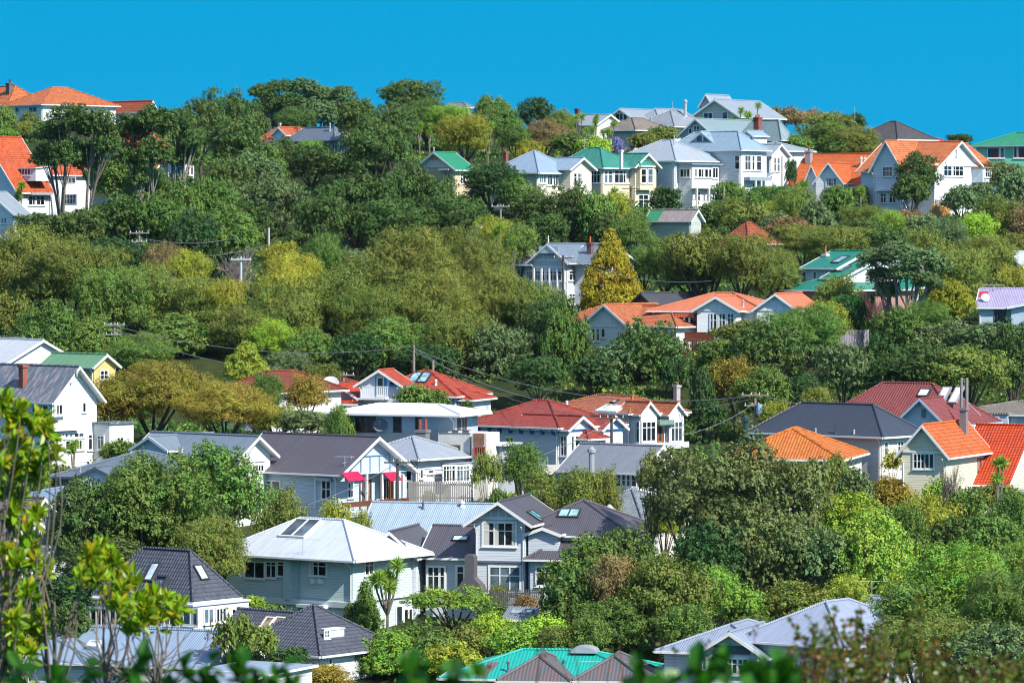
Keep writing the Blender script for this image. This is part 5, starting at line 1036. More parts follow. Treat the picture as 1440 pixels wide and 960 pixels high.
# --- skyline and upper left
for a in [
 (8,150,192,14,'broad','G'),(42,159,180,15,'fea','O'),(36,171,194,18,'fea','O'),(10,180,202,18,'broad','B'),
 
 
 (285,142,215,34,'broad','P',560),(318,127,205,40,'open','P',570),(330,165,240,40,'broad','P',540),
 (350,150,200,26,'open','P',620),(415,150,196,30,'fea','P',610),
 (577,108,165,46,'broad','P',640),(505,140,200,38,'broad','P',575),(548,142,215,45,'broad','P',565),(525,165,250,56,'broad','P',545),(600,142,195,34,'fea','G',622),(632,148,190,32,'fea','B',618),
 (655,160,222,38,'fea','Y',585),(690,138,182,30,'open','G',630),(706,150,200,28,'broad','G',612),(752,139,182,34,'broad','D',640),(790,157,198,26,'fea','O',625),(768,171,214,36,'fea','K',598),
 (725,176,212,26,'fea','G',590),(800,188,216,26,'broad','G',585),(836,192,214,22,'broad','L',575),(868,195,207,9,'broad','V',578),(930,178,198,23,'broad','O',585),(905,188,206,20,'broad','O',582),(745,200,216,22,'fea','Y',575),
 (1130,153,190,34,'open','K',640),(1172,157,190,36,'open','O',625),(1200,160,188,22,'broad','D',640),(1160,172,222,46,'broad','G',596),(1205,180,222,34,'fea','O',590),(1186,190,224,30,'broad','G',585),(1350,188,204,20,'broad','P',625),(1118,190,226,22,'broad','G',590),
 (1098,148,184,30,'open','K',640),(1078,152,182,22,'open','K',640),
 (1113,224,248,10,'broad','D',562),
 (1290,216,262,34,'broad','P',538),(1282,245,292,28,'broad','P',537),
 (1405,224,272,40,'broad','T',555),(1428,240,290,28,'broad','T',548),(1375,226,246,20,'broad','T',575),
 # under the top right houses
 (1120,266,330,34,'fea','O'),(1150,286,340,30,'broad','T'),(1178,262,312,26,'broad','G'),(1206,260,300,20,'broad','P',552),(1214,288,332,30,'fea','O'),(1250,298,342,32,'fea','B'),(1277,296,326,24,'broad','K'),
 (1316,288,314,8,'fea','S'),(1329,286,312,8,'fea','S'),(1350,262,304,28,'broad','T',535),(1376,258,300,24,'broad','T',540),(1342,304,345,30,'broad','P'),(1300,300,345,26,'broad','T'),(1398,278,332,32,'broad','G'),(1424,286,345,28,'fea','O'),(1444,290,350,26,'fea','K'),(1375,300,350,26,'fea','L'),
 (1025,256,292,22,'broad','G',548),(1052,268,302,26,'broad','G',545),(1004,284,322,24,'broad','P',530),(1030,280,326,26,'fea','O'),(1062,288,335,30,'broad','O'),(1092,300,345,30,'broad','T'),(1080,262,290,22,'fea','O',548),(1095,280,320,24,'fea','Y'),
 (935,262,302,27,'broad','D',532),(890,300,345,24,'fea','G'),(868,272,320,24,'fea','Y',530),(855,300,350,24,'broad','P'),
 (750,266,322,34,'broad','P',520),(803,262,344,44,'broad','P',516),(838,272,345,30,'broad','G',512),(770,300,350,34,'broad','P',508),
 (694,223,290,48,'broad','D',530),(725,250,300,26,'broad','G',528),
 (500,240,345,66,'broad','P',512),(572,228,345,62,'broad','P',514),(628,268,346,50,'broad','P',505),(665,290,350,34,'broad','P',500),(545,275,350,60,'broad','P',500),(455,270,345,40,'broad','P',500),
 (440,200,262,42,'broad','P',560),(398,196,256,34,'broad','P',566),(437,198,224,26,'fea','B',566),(480,215,250,28,'broad','P',555),(520,230,262,30,'broad','P',545),
 (350,198,290,46,'broad','G',545),(318,225,300,42,'broad','P',528),(385,240,335,54,'broad','T',520),(292,250,325,36,'broad','G',512),(250,262,350,42,'broad','G',505),(345,285,350,44,'broad','P',500),
 (58,297,342,44,'broad','P',486),(112,290,352,42,'broad','P',482),(176,272,350,50,'broad','P',488),(222,276,352,38,'broad','G',486),(272,298,368,40,'broad','D',480),(318,296,366,44,'broad','G',484),(170,218,284,46,'broad','G',520),(255,246,292,34,'broad','D',520),(205,235,290,30,'fea','G',515),
 (150,330,400,44,'broad','D',470),(200,345,400,40,'broad','D',465),
 # the olive slope
 (38,318,462,76,'fea','O',455),(110,334,440,68,'fea','O',450),(12,405,500,46,'open','O',440),(160,372,474,52,'fea','G',446),(68,430,522,58,'broad','G',432),(132,450,518,46,'broad','G',430),
 (232,346,412,34,'fea','K',462),(212,378,470,48,'fea','O',448),(262,356,424,38,'fea','Y',456),(288,390,474,46,'fea','O',445),(252,446,506,56,'broad','G',436),(198,468,522,46,'fea','G',430),
 (312,392,470,38,'fea','Y',444),(342,430,512,50,'fea','O',436),(395,342,380,30,'fea','Y',460),
 (418,358,470,58,'fea','Y',446),(402,405,506,54,'fea','O',438),(456,334,424,42,'fea','G',455),(470,378,484,54,'fea','O',444),(380,452,508,40,'fea','L',433),(440,468,522,42,'broad','G',432),(495,350,430,40,'fea','T',456),
 (572,321,470,84,'fea','O',448),(522,396,500,58,'fea','O',440),(604,380,500,70,'fea','O',441),(662,330,440,58,'fea','O',452),(702,376,474,60,'fea','O',444),(560,452,524,60,'broad','G',430),(648,438,544,54,'fea','O',430),(742,398,472,46,'fea','O',442),(702,450,545,50,'broad','T',428),
 (762,424,532,42,'broad','P',432),(794,426,548,36,'broad','G',428),(690,308,362,34,'fea','Y',478),(732,316,372,28,'fea','G',476),(640,320,370,30,'fea','O',466),(500,470,530,42,'broad','D',425),(600,480,545,50,'broad','D',422),(755,500,560,44,'broad','D',415),
 (908,454,556,58,'broad','P',426),(868,482,545,30,'broad','T',424),(836,500,556,34,'broad','D',418),(950,500,560,24,'broad','D',418),
 # centre right
 (990,320,426,66,'open','O',466),(1046,328,412,44,'fea','O',462),(934,330,402,40,'fea','G',474),(975,350,412,50,'fea','G',470),(885,312,352,26,'fea','G',500),(905,342,400,28,'broad','D',480),
 (1090,350,425,34,'fea','O',462),(1130,316,362,38,'fea','O',478),(1172,318,372,46,'fea','O',476),(1112,305,345,30,'broad','K',490),(1100,372,425,26,'fea','O',452),
 (1215,308,352,44,'broad','P',482),(1300,328,420,50,'fea','O',470),(1348,348,432,48,'fea','O',462),(1388,330,402,44,'fea','O',472),(1424,376,424,30,'fea','Y',452),(1260,318,360,34,'broad','P',478),(1330,310,350,34,'fea','T',488),(1430,330,375,28,'fea','O',485),
 (1330,398,456,42,'broad','Q',440),(1262,430,500,38,'broad','G',428),(1303,426,472,38,'fea','G',432),(1392,450,505,52,'broad','T',424),(1335,452,520,54,'broad','T',426),(1300,476,562,66,'broad','P',408),(1360,484,562,56,'broad','O',406),(1424,456,562,42,'broad','P',412),(1240,470,536,28,'broad','D',420),
 (1186,478,560,44,'broad','T',410),(1130,428,520,60,'fea','G',424),(1080,455,535,56,'broad','P',418),(1050,450,492,48,'broad','O',426),(1012,478,526,34,'broad','G',422),(1032,506,572,38,'fea','R',410),(1074,520,592,46,'broad','G',402),(1125,528,584,42,'broad','D',402),(1150,546,600,30,'fea','O',396),(1092,566,602,24,'fea','Y',392),(1003,566,612,26,'broad','D',400),(1180,390,430,30,'fea','O',444),(1160,425,480,36,'fea','Y',430),(1250,510,560,34,'broad','D',408),
 # lower left
 (215,508,602,76,'fea','R',384),(318,538,614,68,'fea','R',378),(160,548,600,34,'fea','R',382),(192,478,522,46,'fea','G',415),(345,480,530,30,'cone','Y',412),(376,526,580,26,'fea','G',388),(430,530,584,30,'fea','R',389),(408,496,530,34,'fea','T',424),(452,512,536,28,'fea','O',418),
 (386,568,614,42,'fea','Y',384),(432,574,616,50,'broad','T',378),(476,570,612,18,'fea','G',362),(584,543,572,22,'broad','G',392),(612,550,572,18,'broad','G',392),(488,590,612,12,'broad','G',362),(655,566,578,14,'broad','P',394),
 (300,634,752,70,'broad','G',336),(205,652,808,92,'broad','G',326),(988,520,606,20,'broad','D',402),(1045,488,525,20,'broad','G',408),(118,678,808,62,'broad','P',324),(250,700,800,70,'broad','P',328),(300,732,822,52,'fea','O',314),(150,760,830,70,'broad','P',318),(395,690,735,36,'fea','O',343),(508,720,760,22,'fea','Y',340),(470,712,740,24,'fea','Y',342),
 (80,655,690,24,'broad','O',345),(40,640,692,28,'fea','Y',345),(172,620,636,20,'broad','G',364),(356,840,858,15,'broad','L',318),
 (734,626,692,33,'fea','G',352),(684,636,706,22,'open','O',350),(815,660,702,38,'fea','O',345),(850,664,698,26,'fea','O',345),(760,668,700,26,'open','O',346),
 # big round tree and mass in front
 (1040,611,815,112,'broad','E',318),(962,636,750,64,'broad','E',316),(1078,700,858,84,'broad','E',314),(918,640,720,26,'open','O',330),(936,698,766,30,'fea','Y',326),(1000,735,840,60,'broad','D',312),
 (872,746,850,58,'broad','P',310),(824,762,868,56,'broad','G',308),(868,782,872,42,'fea','K',303),(934,776,912,62,'broad','O',302),(800,800,915,48,'broad','P',304),(860,840,925,56,'broad','G',300),(1002,800,880,40,'fea','B',306),(1046,826,884,38,'broad','B',302),(962,850,915,40,'fea','G',298),
 (768,866,915,34,'broad','L',299),(728,880,925,40,'broad','B',296),(790,880,922,40,'fea','O',295),(830,872,924,30,'fea','G',294),(690,862,918,34,'broad','L',301),(655,880,935,36,'broad','O',298),(552,892,962,58,'broad','B',296),(616,892,960,46,'broad','G',295),(505,905,958,34,'broad','G',296),(640,905,962,40,'broad','Y',292),(740,838,870,20,'fea','K',318),(690,850,876,20,'broad','G',310),
 (515,868,908,24,'broad','G',318),(514,820,880,17,'cone','G',320),(406,908,944,34,'broad','D',288),(456,934,975,40,'fea','R',283),(330,866,944,30,'open','O',284),(365,880,935,26,'open','O',286),
 (585,880,900,16,'broad','G',316),(700,826,850,14,'fea','O',326),(680,838,860,14,'broad','G',324),
 # right lower
 (1176,642,704,28,'broad','O',340),(1202,662,722,32,'broad','T',336),(1140,650,720,36,'broad','O',334),(1250,672,708,32,'broad','R',334),(1256,636,672,16,'open','Y',344),(1320,680,712,20,'broad','B',332),(1358,690,728,26,'broad','G',328),(1400,684,722,26,'broad','O',328),(1300,700,752,48,'fea','Y',322),(1204,700,790,52,'broad','L',322),(1230,728,846,62,'broad','B',312),(1176,696,740,30,'fea','Y',330),(1272,712,790,38,'fea','G',318),
 (1428,690,760,34,'fea','G',324),(1392,722,800,40,'broad','G',318),(1330,728,800,44,'broad','P',320),(1150,740,830,44,'broad','T',312),(1120,820,880,50,'broad','O',302),(1190,810,850,40,'fea','Y',306),(1290,800,860,46,'broad','L',300),(1440,760,830,34,'fea','B',312),
 (1350,770,880,84,'fea','B',238),(1290,820,900,64,'fea','G',236),(1415,800,930,72,'fea','G',230),(1310,865,960,80,'fea','O',228),(1400,880,990,84,'broad','T',200),
]:
    t(*a)
mtree('tree', 502, [(86, 290), (122, 288)], [(70,172,205,26),(100,150,188,34),(134,157,196,28),(66,205,238,22),(92,196,240,26),(128,200,245,26),(150,185,222,20)], 'P', 'gnarled dark tree with bent stems in front of the house with the steep orange roof')
mtree('tree', 508, [(228, 282), (206, 276)], [(185,162,205,28),(215,152,190,30),(250,155,200,30),(178,200,238,22),(215,195,238,28),(255,198,240,28),(272,182,214,18),(196,238,262,14)], 'P', 'old dark tree with pale forking stems before the half hidden white house', bark='a39a8c')
mtree('tree', 640, [(385, 186), (398, 186)], [(368,120,140,20),(392,114,136,26),(380,140,164,20),(408,132,156,22)], 'P', 'tall open tree on the skyline, its bare stems against the sky')
mtree('tree', 642, [(440, 186), (455, 186)], [(428,112,138,24),(452,120,146,26),(436,140,170,26),(482,122,142,18),(486,142,166,18),(462,146,176,22)], 'T', 'tall grey-green tree with layered heads on the skyline left of the round dark one')
mtree('tree', 533, [(345, 292), (352, 290)], [(322,225,250,22),(350,215,245,26),(378,228,255,22),(336,245,270,22),(365,248,275,22)], 'T', 'airy tree with exposed pale limbs below the two little white gables', bark='a39a8c')
mtree('tree', 436, [(1262, 452), (1270, 452)], [(1230,352,378,26),(1258,342,368,32),(1292,350,376,28),(1318,362,386,18),(1240,376,400,24),(1276,372,398,30),(1306,386,408,22),(1248,398,420,18)], 'T', 'spreading grey-green tree with forked bare stems in front of the teal eave', bark='a09586')
bare(332,340,405,40,462,'9a8c8c','leafless purplish grey',seed=3)
bare(1235,398,472,24,432,'8a5f5c','leafless reddish',seed=5)
bare(1336,640,690,24,330,'94897e','leafless pale grey',seed=7)
bare(226,372,420,24,452,'a08a78','leafless tan',seed=9)
for a in [(590,170,205,10,612),(604,172,206,10,612),(686,170,215,14,590),(812,158,196,16,615),(826,176,206,16,600),(856,168,200,18,596),(838,160,178,8,622),(1036,150,174,14,612),(1056,143,174,18,612),(700,312,345,14,480),(722,330,352,10,474),
          (1098,268,306,16,545),(1128,252,280,14,550),(1210,262,290,10,549),(862,262,300,12,536),(66,650,702,14,338),(34,655,705,12,338),(1405,640,692,20,330),(28,254,292,13,512),(1152,398,430,14,446),(1240,520,548,8,406)]:
    cordyline(*a)
tree(858,326,432,45,'cone','A',464)
for a in [(380,132,188,38,'broad','P',650),(452,130,190,46,'broad','P',652),(345,142,190,26,'broad','P',630),(495,140,190,24,'broad','P',640)]: tree(*a)
tree(634,826,872,60,'open','B',317,base=890,note='umbrella shaped')
for a in [(300,835,890,34,'broad','P',312),(345,880,915,26,'broad','G',300),(270,850,885,20,'fea','O',312),(470,880,915,24,'fea','Y',306),(500,850,895,18,'broad','P',320),(640,880,905,22,'broad','P',318),(600,690,716,14,'broad','O',360),(700,690,712,14,'broad','G',350),(20,800,870,40,'broad','D',296),(80,810,870,50,'broad','D',300),(15,870,930,40,'broad','P',276),(100,850,900,36,'broad','P',292),(375,850,880,24,'broad','G',322),(250,640,690,30,'broad','G',346),
          (340,905,950,34,'broad','P',288),(300,896,935,30,'fea','G',292),(480,895,940,30,'broad','G',297),(1060,862,905,30,'fea','G',300),(430,800,840,20,'broad','G',336),(770,690,720,24,'broad','O',350),(150,625,640,10,'fea','O',360)]: tree(*a)
print('GAPS', GAPS)
cordyline(545,782,893,36,316,heads=6,note='large forking',leafl=.85); cordyline(103,616,648,14,366,heads=2)

# ------------------------------------------------------------------ undergrowth between the trees (nobody could count it)
def undergrowth(n, name, label, hexc, seed, hmax, lo=255, hi=650, leaf=.26, k=7, cond=None):
    g = np.random.default_rng(seed); y = np.sqrt(g.uniform(lo*lo, hi*hi, n)); px = g.uniform(-90, 1530, n); x = (px-CX)/F*y
    ok = ~in_house(x, y); ok &= (np.sin(x*.31+seed)*np.sin(y*.27-seed)+.35*np.sin(x*1.1)*np.sin(y*.9) > (-.25 if cond is None else cond)); x, y = x[ok], y[ok]; z = ground(x, y); hh = g.uniform(.25, 1, len(x))*hmax*(.6+.4*np.sin(x*.9+y*.7))
    P, T, N, LA = [], [], [], []
    for i in range(k):
        P.append(np.stack([x+g.normal(0, .35, len(x)), y+g.normal(0, .35, len(x)), z+hh*g.uniform(.1, 1, len(x))], 1)); T.append(unit(g.normal(size=(len(x), 3))+np.array((0, 0, .7)))); N.append(unit(g.normal(size=(len(x), 3))+np.array((0, -.3, .8)))); LA.append(leaf*g.uniform(.5, 1.1, len(x)))
    P = np.concatenate(P); T = np.concatenate(T); N = np.concatenate(N); LA = np.concatenate(LA); B = unit(np.cross(N, T))
    o = bpy.data.objects.new(name, quads_mesh(name, P, T, B, m_leaf(), LA, LA*.55)); col.objects.link(o); q = C(hexc); o.color = (q[0]*LIFT, q[1]*LIFT, q[2]*LIFT, 1); tag(o, label, 'ground cover', kind='stuff')
undergrowth(52000, 'undergrowth', 'dense dark green undergrowth covering the slope beneath the trees', '3d5c2a', 5, 1.5)
undergrowth(16000, 'ground_cover', 'patches of yellow green ground cover between the shrubs', '6f7f30', 8, 1.1, cond=.1)

# ------------------------------------------------------------------ hedges, walls, poles and wires
def hedge(l, r, top, bot, D, depth, c, label, n=9000, leaf=.13, name='hedge'):
    a = at(l, bot, D); b = at(r, bot, D); z1 = at(l, top, D)[2]; g0 = min(gz(a[0], D), gz(b[0], D))-.2; L = b[0]-a[0]; H = z1-g0; g = np.random.default_rng(int(l+top))
    root = empty(name, ((a[0]+b[0])/2, D, g0)); u = g.uniform(0, 1, (n, 3)); f = g.integers(0, 4, n)
    X_ = (u[:, 0]-.5)*L; Y_ = (u[:, 1]-.5)*depth; Z_ = u[:, 2]*H
    Y_ = np.where(f == 0, -depth/2, Y_); Z_ = np.where(f == 1, H, Z_); X_ = np.where(f == 2, L/2, np.where(f == 3, -L/2, X_))
    bulge = .16*np.sin(X_*2.3+Z_*1.7)+.1*np.sin(X_*5+Y_*4+Z_*3); P = np.stack([X_, Y_, Z_], 1)+g.normal(0, .07, (n, 3)); P[:, 1] -= np.where(f == 0, bulge, 0); P[:, 2] += np.where(f == 1, bulge, 0); P[:, 0] += np.where(f == 2, bulge, 0)
    T = unit(g.normal(size=(n, 3))+np.array((0, -.3, .8))); N = unit(g.normal(size=(n, 3))+np.array((0.2, -.6, .6))); B = unit(np.cross(N, T)); la = leaf*g.uniform(.6, 1.1, n)
    o = bpy.data.objects.new('foliage', quads_mesh('foliage', P, T, B, m_leaf(), la, la*.5)); col.objects.link(o); o.parent = root; q = C(c); o.color = (q[0]*LIFT, q[1]*LIFT, q[2]*LIFT, 1)
    mb = MB(); mb.box(-L/2+.25, L/2-.25, -depth/2+.25, depth/2-.25, -.3, H-.25, m_plain('1c2614')); mb.build('branches', root); tag(root, label, 'hedge'); return root
hedge(1170, 1226, 419, 472, 438, 2.5, '35602c', 'tall clipped dark green hedge below the pink house, beside the reddish leafless tree')
hedge(1058, 1125, 266, 284, 547, 1.5, '3c6a30', 'low dark clipped hedge in front of the white villas, left of the long orange roof')
hedge(60, 128, 205-4, 214, 600, 2, '3c6a30', 'dark hedge in front of the orange skyline house') if False else None

def boards(name, l, r, top, bot, D, m, label, cat, n=14, slope=0, gap=.12, rail=True, t=.03):
    a = at(l, bot, D); b = at(r, bot, D+slope); g0 = gz(*((a+b)/2)[:2]); root = empty(name, ((a[0]+b[0])/2, (a[1]+b[1])/2, g0), math.atan2(b[1]-a[1], b[0]-a[0])); L = np.linalg.norm((b-a)[:2]); z0 = min(a[2], b[2])-g0-.3; z1 = at((l+r)/2, top, D+slope/2)[2]-g0
    mb = MB(); w = L/n; mm = M(m)
    for i in range(n): x = -L/2+w*i; mb.box(x+w*gap/2, x+w*(1-gap/2), -t, t, z0, z1+(.02 if i % 2 else 0), mm)
    if rail:
        for z in (z0+(z1-z0)*.35, z0+(z1-z0)*.85): mb.box(-L/2, L/2, t+.002, t+.07, z, z+.09, mm)
    mb.build('boards', root)
    for i in range(3): mb = MB(); x = -L/2+L*i/2; mb.box(x-.06, x+.06, t+.07, t+.19, z0-.4, z1+.06, mm); mb.build('post', root)
    return tag(root, label, cat)
boards('fence', 1180, 1222, 464, 484, 432, '8c8a92', 'weathered grey board fence below the tall clipped hedge', 'fence', 12, 2)
boards('fence', 690, 764, 829, 860, 327, '4d5156', 'dark slatted garden fence in front of the grey dormer house', 'fence', 26, 2, .5)
boards('fence', 1316, 1345, 281, 293, 541, '9a938c', 'short grey fence under the big orange gabled house', 'fence', 8)
boards('fence', 128, 176, 279, 284, 514, 'c8ccd0', 'low pale rail among the dark trees right of the steep orange roof', 'fence', 12, 0, .3)
boards('fence', 1220, 1232, 291, 298, 545, '7a3f2c', 'red-brown fence piece between the two orange tiled houses', 'fence', 5)
boards('fence', 962, 985, 476, 500, 436, '5f4438', 'dark brown lattice fence at the foot of the salmon roofed villa', 'fence', 12, 0, .4)
boards('fence', 728, 786, 653, 662, 357, 'd5d2c8', 'pale garden wall below the red tiled villa', 'wall', 3, 0, .0, False)
boards('fence', 574, 664, 677, 708, 357, '8f8a86', 'brownish slatted screen around the terrace of the smooth grey roofed house', 'fence', 34, 0, .25)
# stair rail on the wooded slope
r_ = empty('handrail', tuple(at(405, 372, 475))); mb = MB(); mm = m_plain('c4c8cc')
P0 = at(405, 372, 475)
for (x0, y0, x1, y1) in ((387, 346, 402, 350), (402, 350, 412, 354), (412, 354, 424, 360), (387, 352, 402, 356), (402, 356, 412, 360)):
    mb.tube(at(x0, y0, 475)-P0, at(x1, y1, 475)-P0, .06, mm, k=5)
for x, y in ((388, 346), (395, 348), (402, 350), (412, 354), (422, 359)): mb.tube(at(x, y, 475)-P0, at(x, 372, 475)-P0, .06, mm, k=5)
mb.build('rails', r_); tag(r_, 'white stair rail climbing the wooded slope beside a bare pole', 'handrail')
def pole(px, top, bot, D, label, arms=2, m='8a8178', lamp=False, w=.15, armw=1.1, name='power_pole', tank=False):
    a = at(px, bot, D); g = min(gz(a[0], a[1]), a[2]); root = empty(name, (a[0], a[1], g)); H = at(px, top, D)[2]-g; mb = MB(); mm = m_plain(m, .8, .4, 2.0)
    mb.tube((0, 0, -.4), (0, 0, H), w, mm, w*.75, 8); mb.build('post', root)
    for i in range(arms):
        b = MB(); z = H-.35-i*.95; L = armw*(1 if i % 2 == 0 else .8); b.box(-L, L, -w-.1, -w+.02, z, z+.13, mm)
        ar = b.build('crossarm', root)
        for k in range(4): q = MB(); x = -L*.88+L*1.76*k/3; q.tube((x, -w-.04, z+.13), (x, -w-.04, z+.33), .05, m_plain('d8d8d4'), .03, 6); q.build('insulator', ar)
    if lamp: b = MB(); b.tube((0, 0, H-.1), (.5, -.5, H+.25), .05, mm); b.obox((.75, -.7, H+.27), (.3, -.25, 0), (.08, .1, 0), (0, 0, .06), m_plain('c9ccd0')); b.build('lamp_head', root)
    if tank: b = MB(); b.tube((.35, -.3, H-2.0), (.35, -.3, H-1.1), .28, m_plain('8fb0c8'), k=12); b.build('transformer', root)
    return tag(root, label, 'pole')
PO = [(196, 324, 386, 468, 'weathered power pole with two crossarms above the brownish trees on the left slope'),
 (339, 361, 412, 452, 'pale power pole with one crossarm in front of the leafless grey tree', 1, 'b9c2c6'),
 (161, 453, 502, 428, 'power pole standing just above the yellow cottage', 2),
 (582, 485, 530, 412, 'dark power pole behind the red roofed balcony house', 0), (609, 506, 534, 410, 'short bare post right of the pole behind the red roof', 0),
 (483, 523, 545, 418, 'small pole with a crossarm left of the balcony house', 1), (559, 645, 718, 350.5, 'dark power pole before the half-timbered light blue gable', 1, '4c4a48'),
 (860, 583, 630, 362, 'dark power pole between the red villa gables', 1, '4c4744'), (792, 359, 425, 462, 'brown power pole before the glazed verandah of the grey villa', 1, '5a4a40'),
 (1062, 551, 590, 392, 'power pole carrying a transformer above the navy roof', 2, '8a7668', False, .15, 1.3, 'power_pole', True),
 (887, 262, 312, 530, 'brown pole in front of the teal roofed cream villa', 1, '6a5040'), (1018, 262, 290, 545, 'slim pole below the enclosed corner balcony', 0),
 (378, 320, 372, 474, 'bare leaning pole beside the white stair rail', 0, 'b8b4ac'), (260, 258, 292, 515, 'thin pale post among dark trees left of the small corner bay', 0, 'c0b8ac'),
 (704, 287, 318, 500, 'dark pole with crossarm between trees below the yellow house', 1), (1202, 150, 170, 630, 'thin mast on the skyline left of the slate roof', 0, 'a0a0a0', False, .06),
 (735, 648, 690, 353, 'grey post by the bright green tree below the red villa', 0, 'c4c8c8', False, .1)]
for q in PO: pole(*q)
pole(664, 323, 352, 474, 'pale street lamp rising out of olive trees in the middle of the slope', 0, 'a9b8c4', True, .1, name='street_lamp')
def wire(a, b, sag, label, r=.03):
    A = at(*a); B_ = at(*b); n = 14; root = bpy.data.objects; mb = MB(); mm = m_plain('6f747a', .6); pts = [A+(B_-A)*t-np.array((0, 0, sag*4*t*(1-t))) for t in np.linspace(0, 1, n)]
    o0 = pts[0]; 
    for i in range(n-1): mb.tube(pts[i]-o0, pts[i+1]-o0, r, mm, k=4)
    o = mb.build('overhead_wire'); o.location = tuple(o0); tag(o, label, 'wire', 'overhead wires')
WI = [((-60, 478, 430), (161, 458, 428), 1.0, 'upper wire from the left edge to the pole above the yellow cottage'), ((-60, 464, 430), (161, 462, 428), .8, 'lower wire from the left edge to the pole above the yellow cottage'),
 ((161, 458, 428), (582, 487, 412), 1.5, 'long wire from the pole above the yellow cottage to the pole behind the red roof'), ((161, 463, 428), (483, 526, 418), 1.2, 'wire dropping from the yellow cottage pole to the small crossarm pole'),
 ((582, 488, 412), (860, 588, 362), 1.5, 'wire falling from behind the balcony house to the pole between the red gables'), ((582, 494, 412), (1062, 560, 392), 3.2, 'sagging wire from behind the balcony house to the transformer pole'), ((582, 490, 412), (1062, 556, 392), 2.2, 'tighter upper wire between the balcony house and the transformer pole'),
 ((1062, 566, 392), (955, 612, 372), .5, 'service wire from the transformer pole to the twin bay villa'), ((196, 345, 468), (130, 368, 470), .3, 'wire running left from the weathered pole into dark trees'), ((196, 356, 468), (378, 344, 474), .8, 'wire from the weathered pole to the bare leaning pole'),
 ((196, 334, 468), (330, 335, 472), .6, 'faint upper wire right of the weathered pole'), ((792, 362, 462), (1000, 395, 452), 1.0, 'wire crossing in front of the golden conifer'), ((559, 650, 350.5), (380, 722, 345), .6, 'service wire crossing the light blue wall to the lower left'), ((559, 652, 350.5), (860, 590, 362), 2.0, 'wire from the dark gable pole up to the red villa pole'),
 ((559, 655, 350.5), (735, 650, 353), 1.2, 'wire from the dark gable pole to the grey post'), ((887, 268, 530), (1018, 282, 545), .4, 'wire across the front of the enclosed balcony villa'), ((1062, 553, 392), (1300, 540, 390), 1.5, 'wire leading right from the transformer pole')]
for q in WI: wire(*q)

# ------------------------------------------------------------------ foreground plants close to the camera
@cached
def m_bigleaf(h, h2):
    t = NT('leaf'); g = t.n('ShaderNodeNewGeometry'); w = t.n('ShaderNodeTexWhiteNoise', noise_dimensions='1D'); t.l(g, 'Random Per Island', w, 'W')
    hs = t.n('ShaderNodeHueSaturation'); r1 = t.n('ShaderNodeMapRange'); r1.inputs[3].default_value = .6; r1.inputs[4].default_value = 1.4; t.l(g, 'Random Per Island', r1, 0); t.l(r1, 0, hs, 'Value')
    t.t.links.new(t.mix(t.math('POWER', w.outputs[0], 4.0), C(h), C(h2)), hs.inputs['Color']); p = t.bsdf(hs.outputs[0], .35, spec=.4)
    tr = t.n('ShaderNodeBsdfTranslucent'); t.l(hs, 0, tr, 0); mx = t.n('ShaderNodeMixShader'); mx.inputs[0].default_value = .35; t.l(p, 0, mx, 1); t.l(tr, 0, mx, 2); t.l(mx, 0, t.out, 0); return t.m
class Plant:
    def __init__(s, name, px, D, label, cat, leaf, bark='7a7064', seed=1, wide=.36):
        s.g = np.random.default_rng(seed); s.D = D; x = (px-CX)/F*D; s.o = np.array((x, D, gz(x, D))); s.root = empty(name, tuple(s.o)); tag(s.root, label, cat); s.mb = MB(); s.bm = m_bark(bark); s.leaf = leaf; s.V = []; s.wide = wide
    def leafat(s, p, d, L):
        n = unit(s.g.normal(size=3)*.6+np.array((0, -.5, .8))); b = unit(np.cross(n, d)); n = np.cross(d, b); w = L*s.wide*s.g.uniform(.8, 1.1); f = n*w*.28; dr = -n*L*.08
        s.V.append([p, p+d*L*.35+b*w*.85+f, p+d*L*.72+b*w*.8+f+dr, p+d*L+dr*2]); s.V.append([p+d*L+dr*2, p+d*L*.72-b*w*.8+f+dr, p+d*L*.35-b*w*.85+f, p])
    def rosette(s, px, py, n, L, dd=0., up=(.15, 0, .9), spread=.75):
        c = at(px, py, s.D+dd)-s.o; 
        for _ in range(n): d = unit(np.array(up)+s.g.normal(size=3)*spread); s.leafat(c+d*L*.12+s.g.normal(size=3)*L*.12-np.array(up)*L*s.g.uniform(0, .9), d, L*s.g.uniform(.75, 1.15))
        return c
    def stem(s, a, b, r0, r1, bend=.1):
        a, b = np.array(a, float), np.array(b, float); L = np.linalg.norm(b-a); m = (a+b)/2+s.g.normal(size=3)*L*bend; limb(s.mb, bez(a, m, b, 6), r0, r1, s.bm, 5)
    def P(s, px, py, dd=0.): return at(px, py, s.D+dd)-s.o
    def spray(s, a, b, n, L, r=.003):
        s.stem(a, b, r, r*.4, .06); a, b = np.array(a), np.array(b); ax = unit(b-a)
        for i in range(n): t = s.g.uniform(.15, 1); d = unit(ax*.6+s.g.normal(size=3)*.8); s.leafat(a+(b-a)*t, d, L*s.g.uniform(.7, 1.2))
    def finish(s, mat):
        V = np.array(s.V, np.float32).reshape(-1, 3); n = len(V)//4; me = bpy.data.meshes.new('leaves'); me.vertices.add(n*4); me.vertices.foreach_set('co', V.ravel()); me.loops.add(n*4); me.loops.foreach_set('vertex_index', np.arange(n*4, dtype=np.int32)); me.polygons.add(n); me.polygons.foreach_set('loop_start', np.arange(0, n*4, 4, dtype=np.int32)); me.materials.append(mat); me.update(calc_edges=True)
        o = bpy.data.objects.new('leaves', me); col.objects.link(o); o.parent = s.root; s.mb.build('branches', s.root)
rg = random.Random(4)
pl = Plant('shrub', 20, 27, 'sprawling shrub with glossy yellow green leaves and grey twigs, close at lower left', 'shrub', .07, '8a7f72', 3, .25)
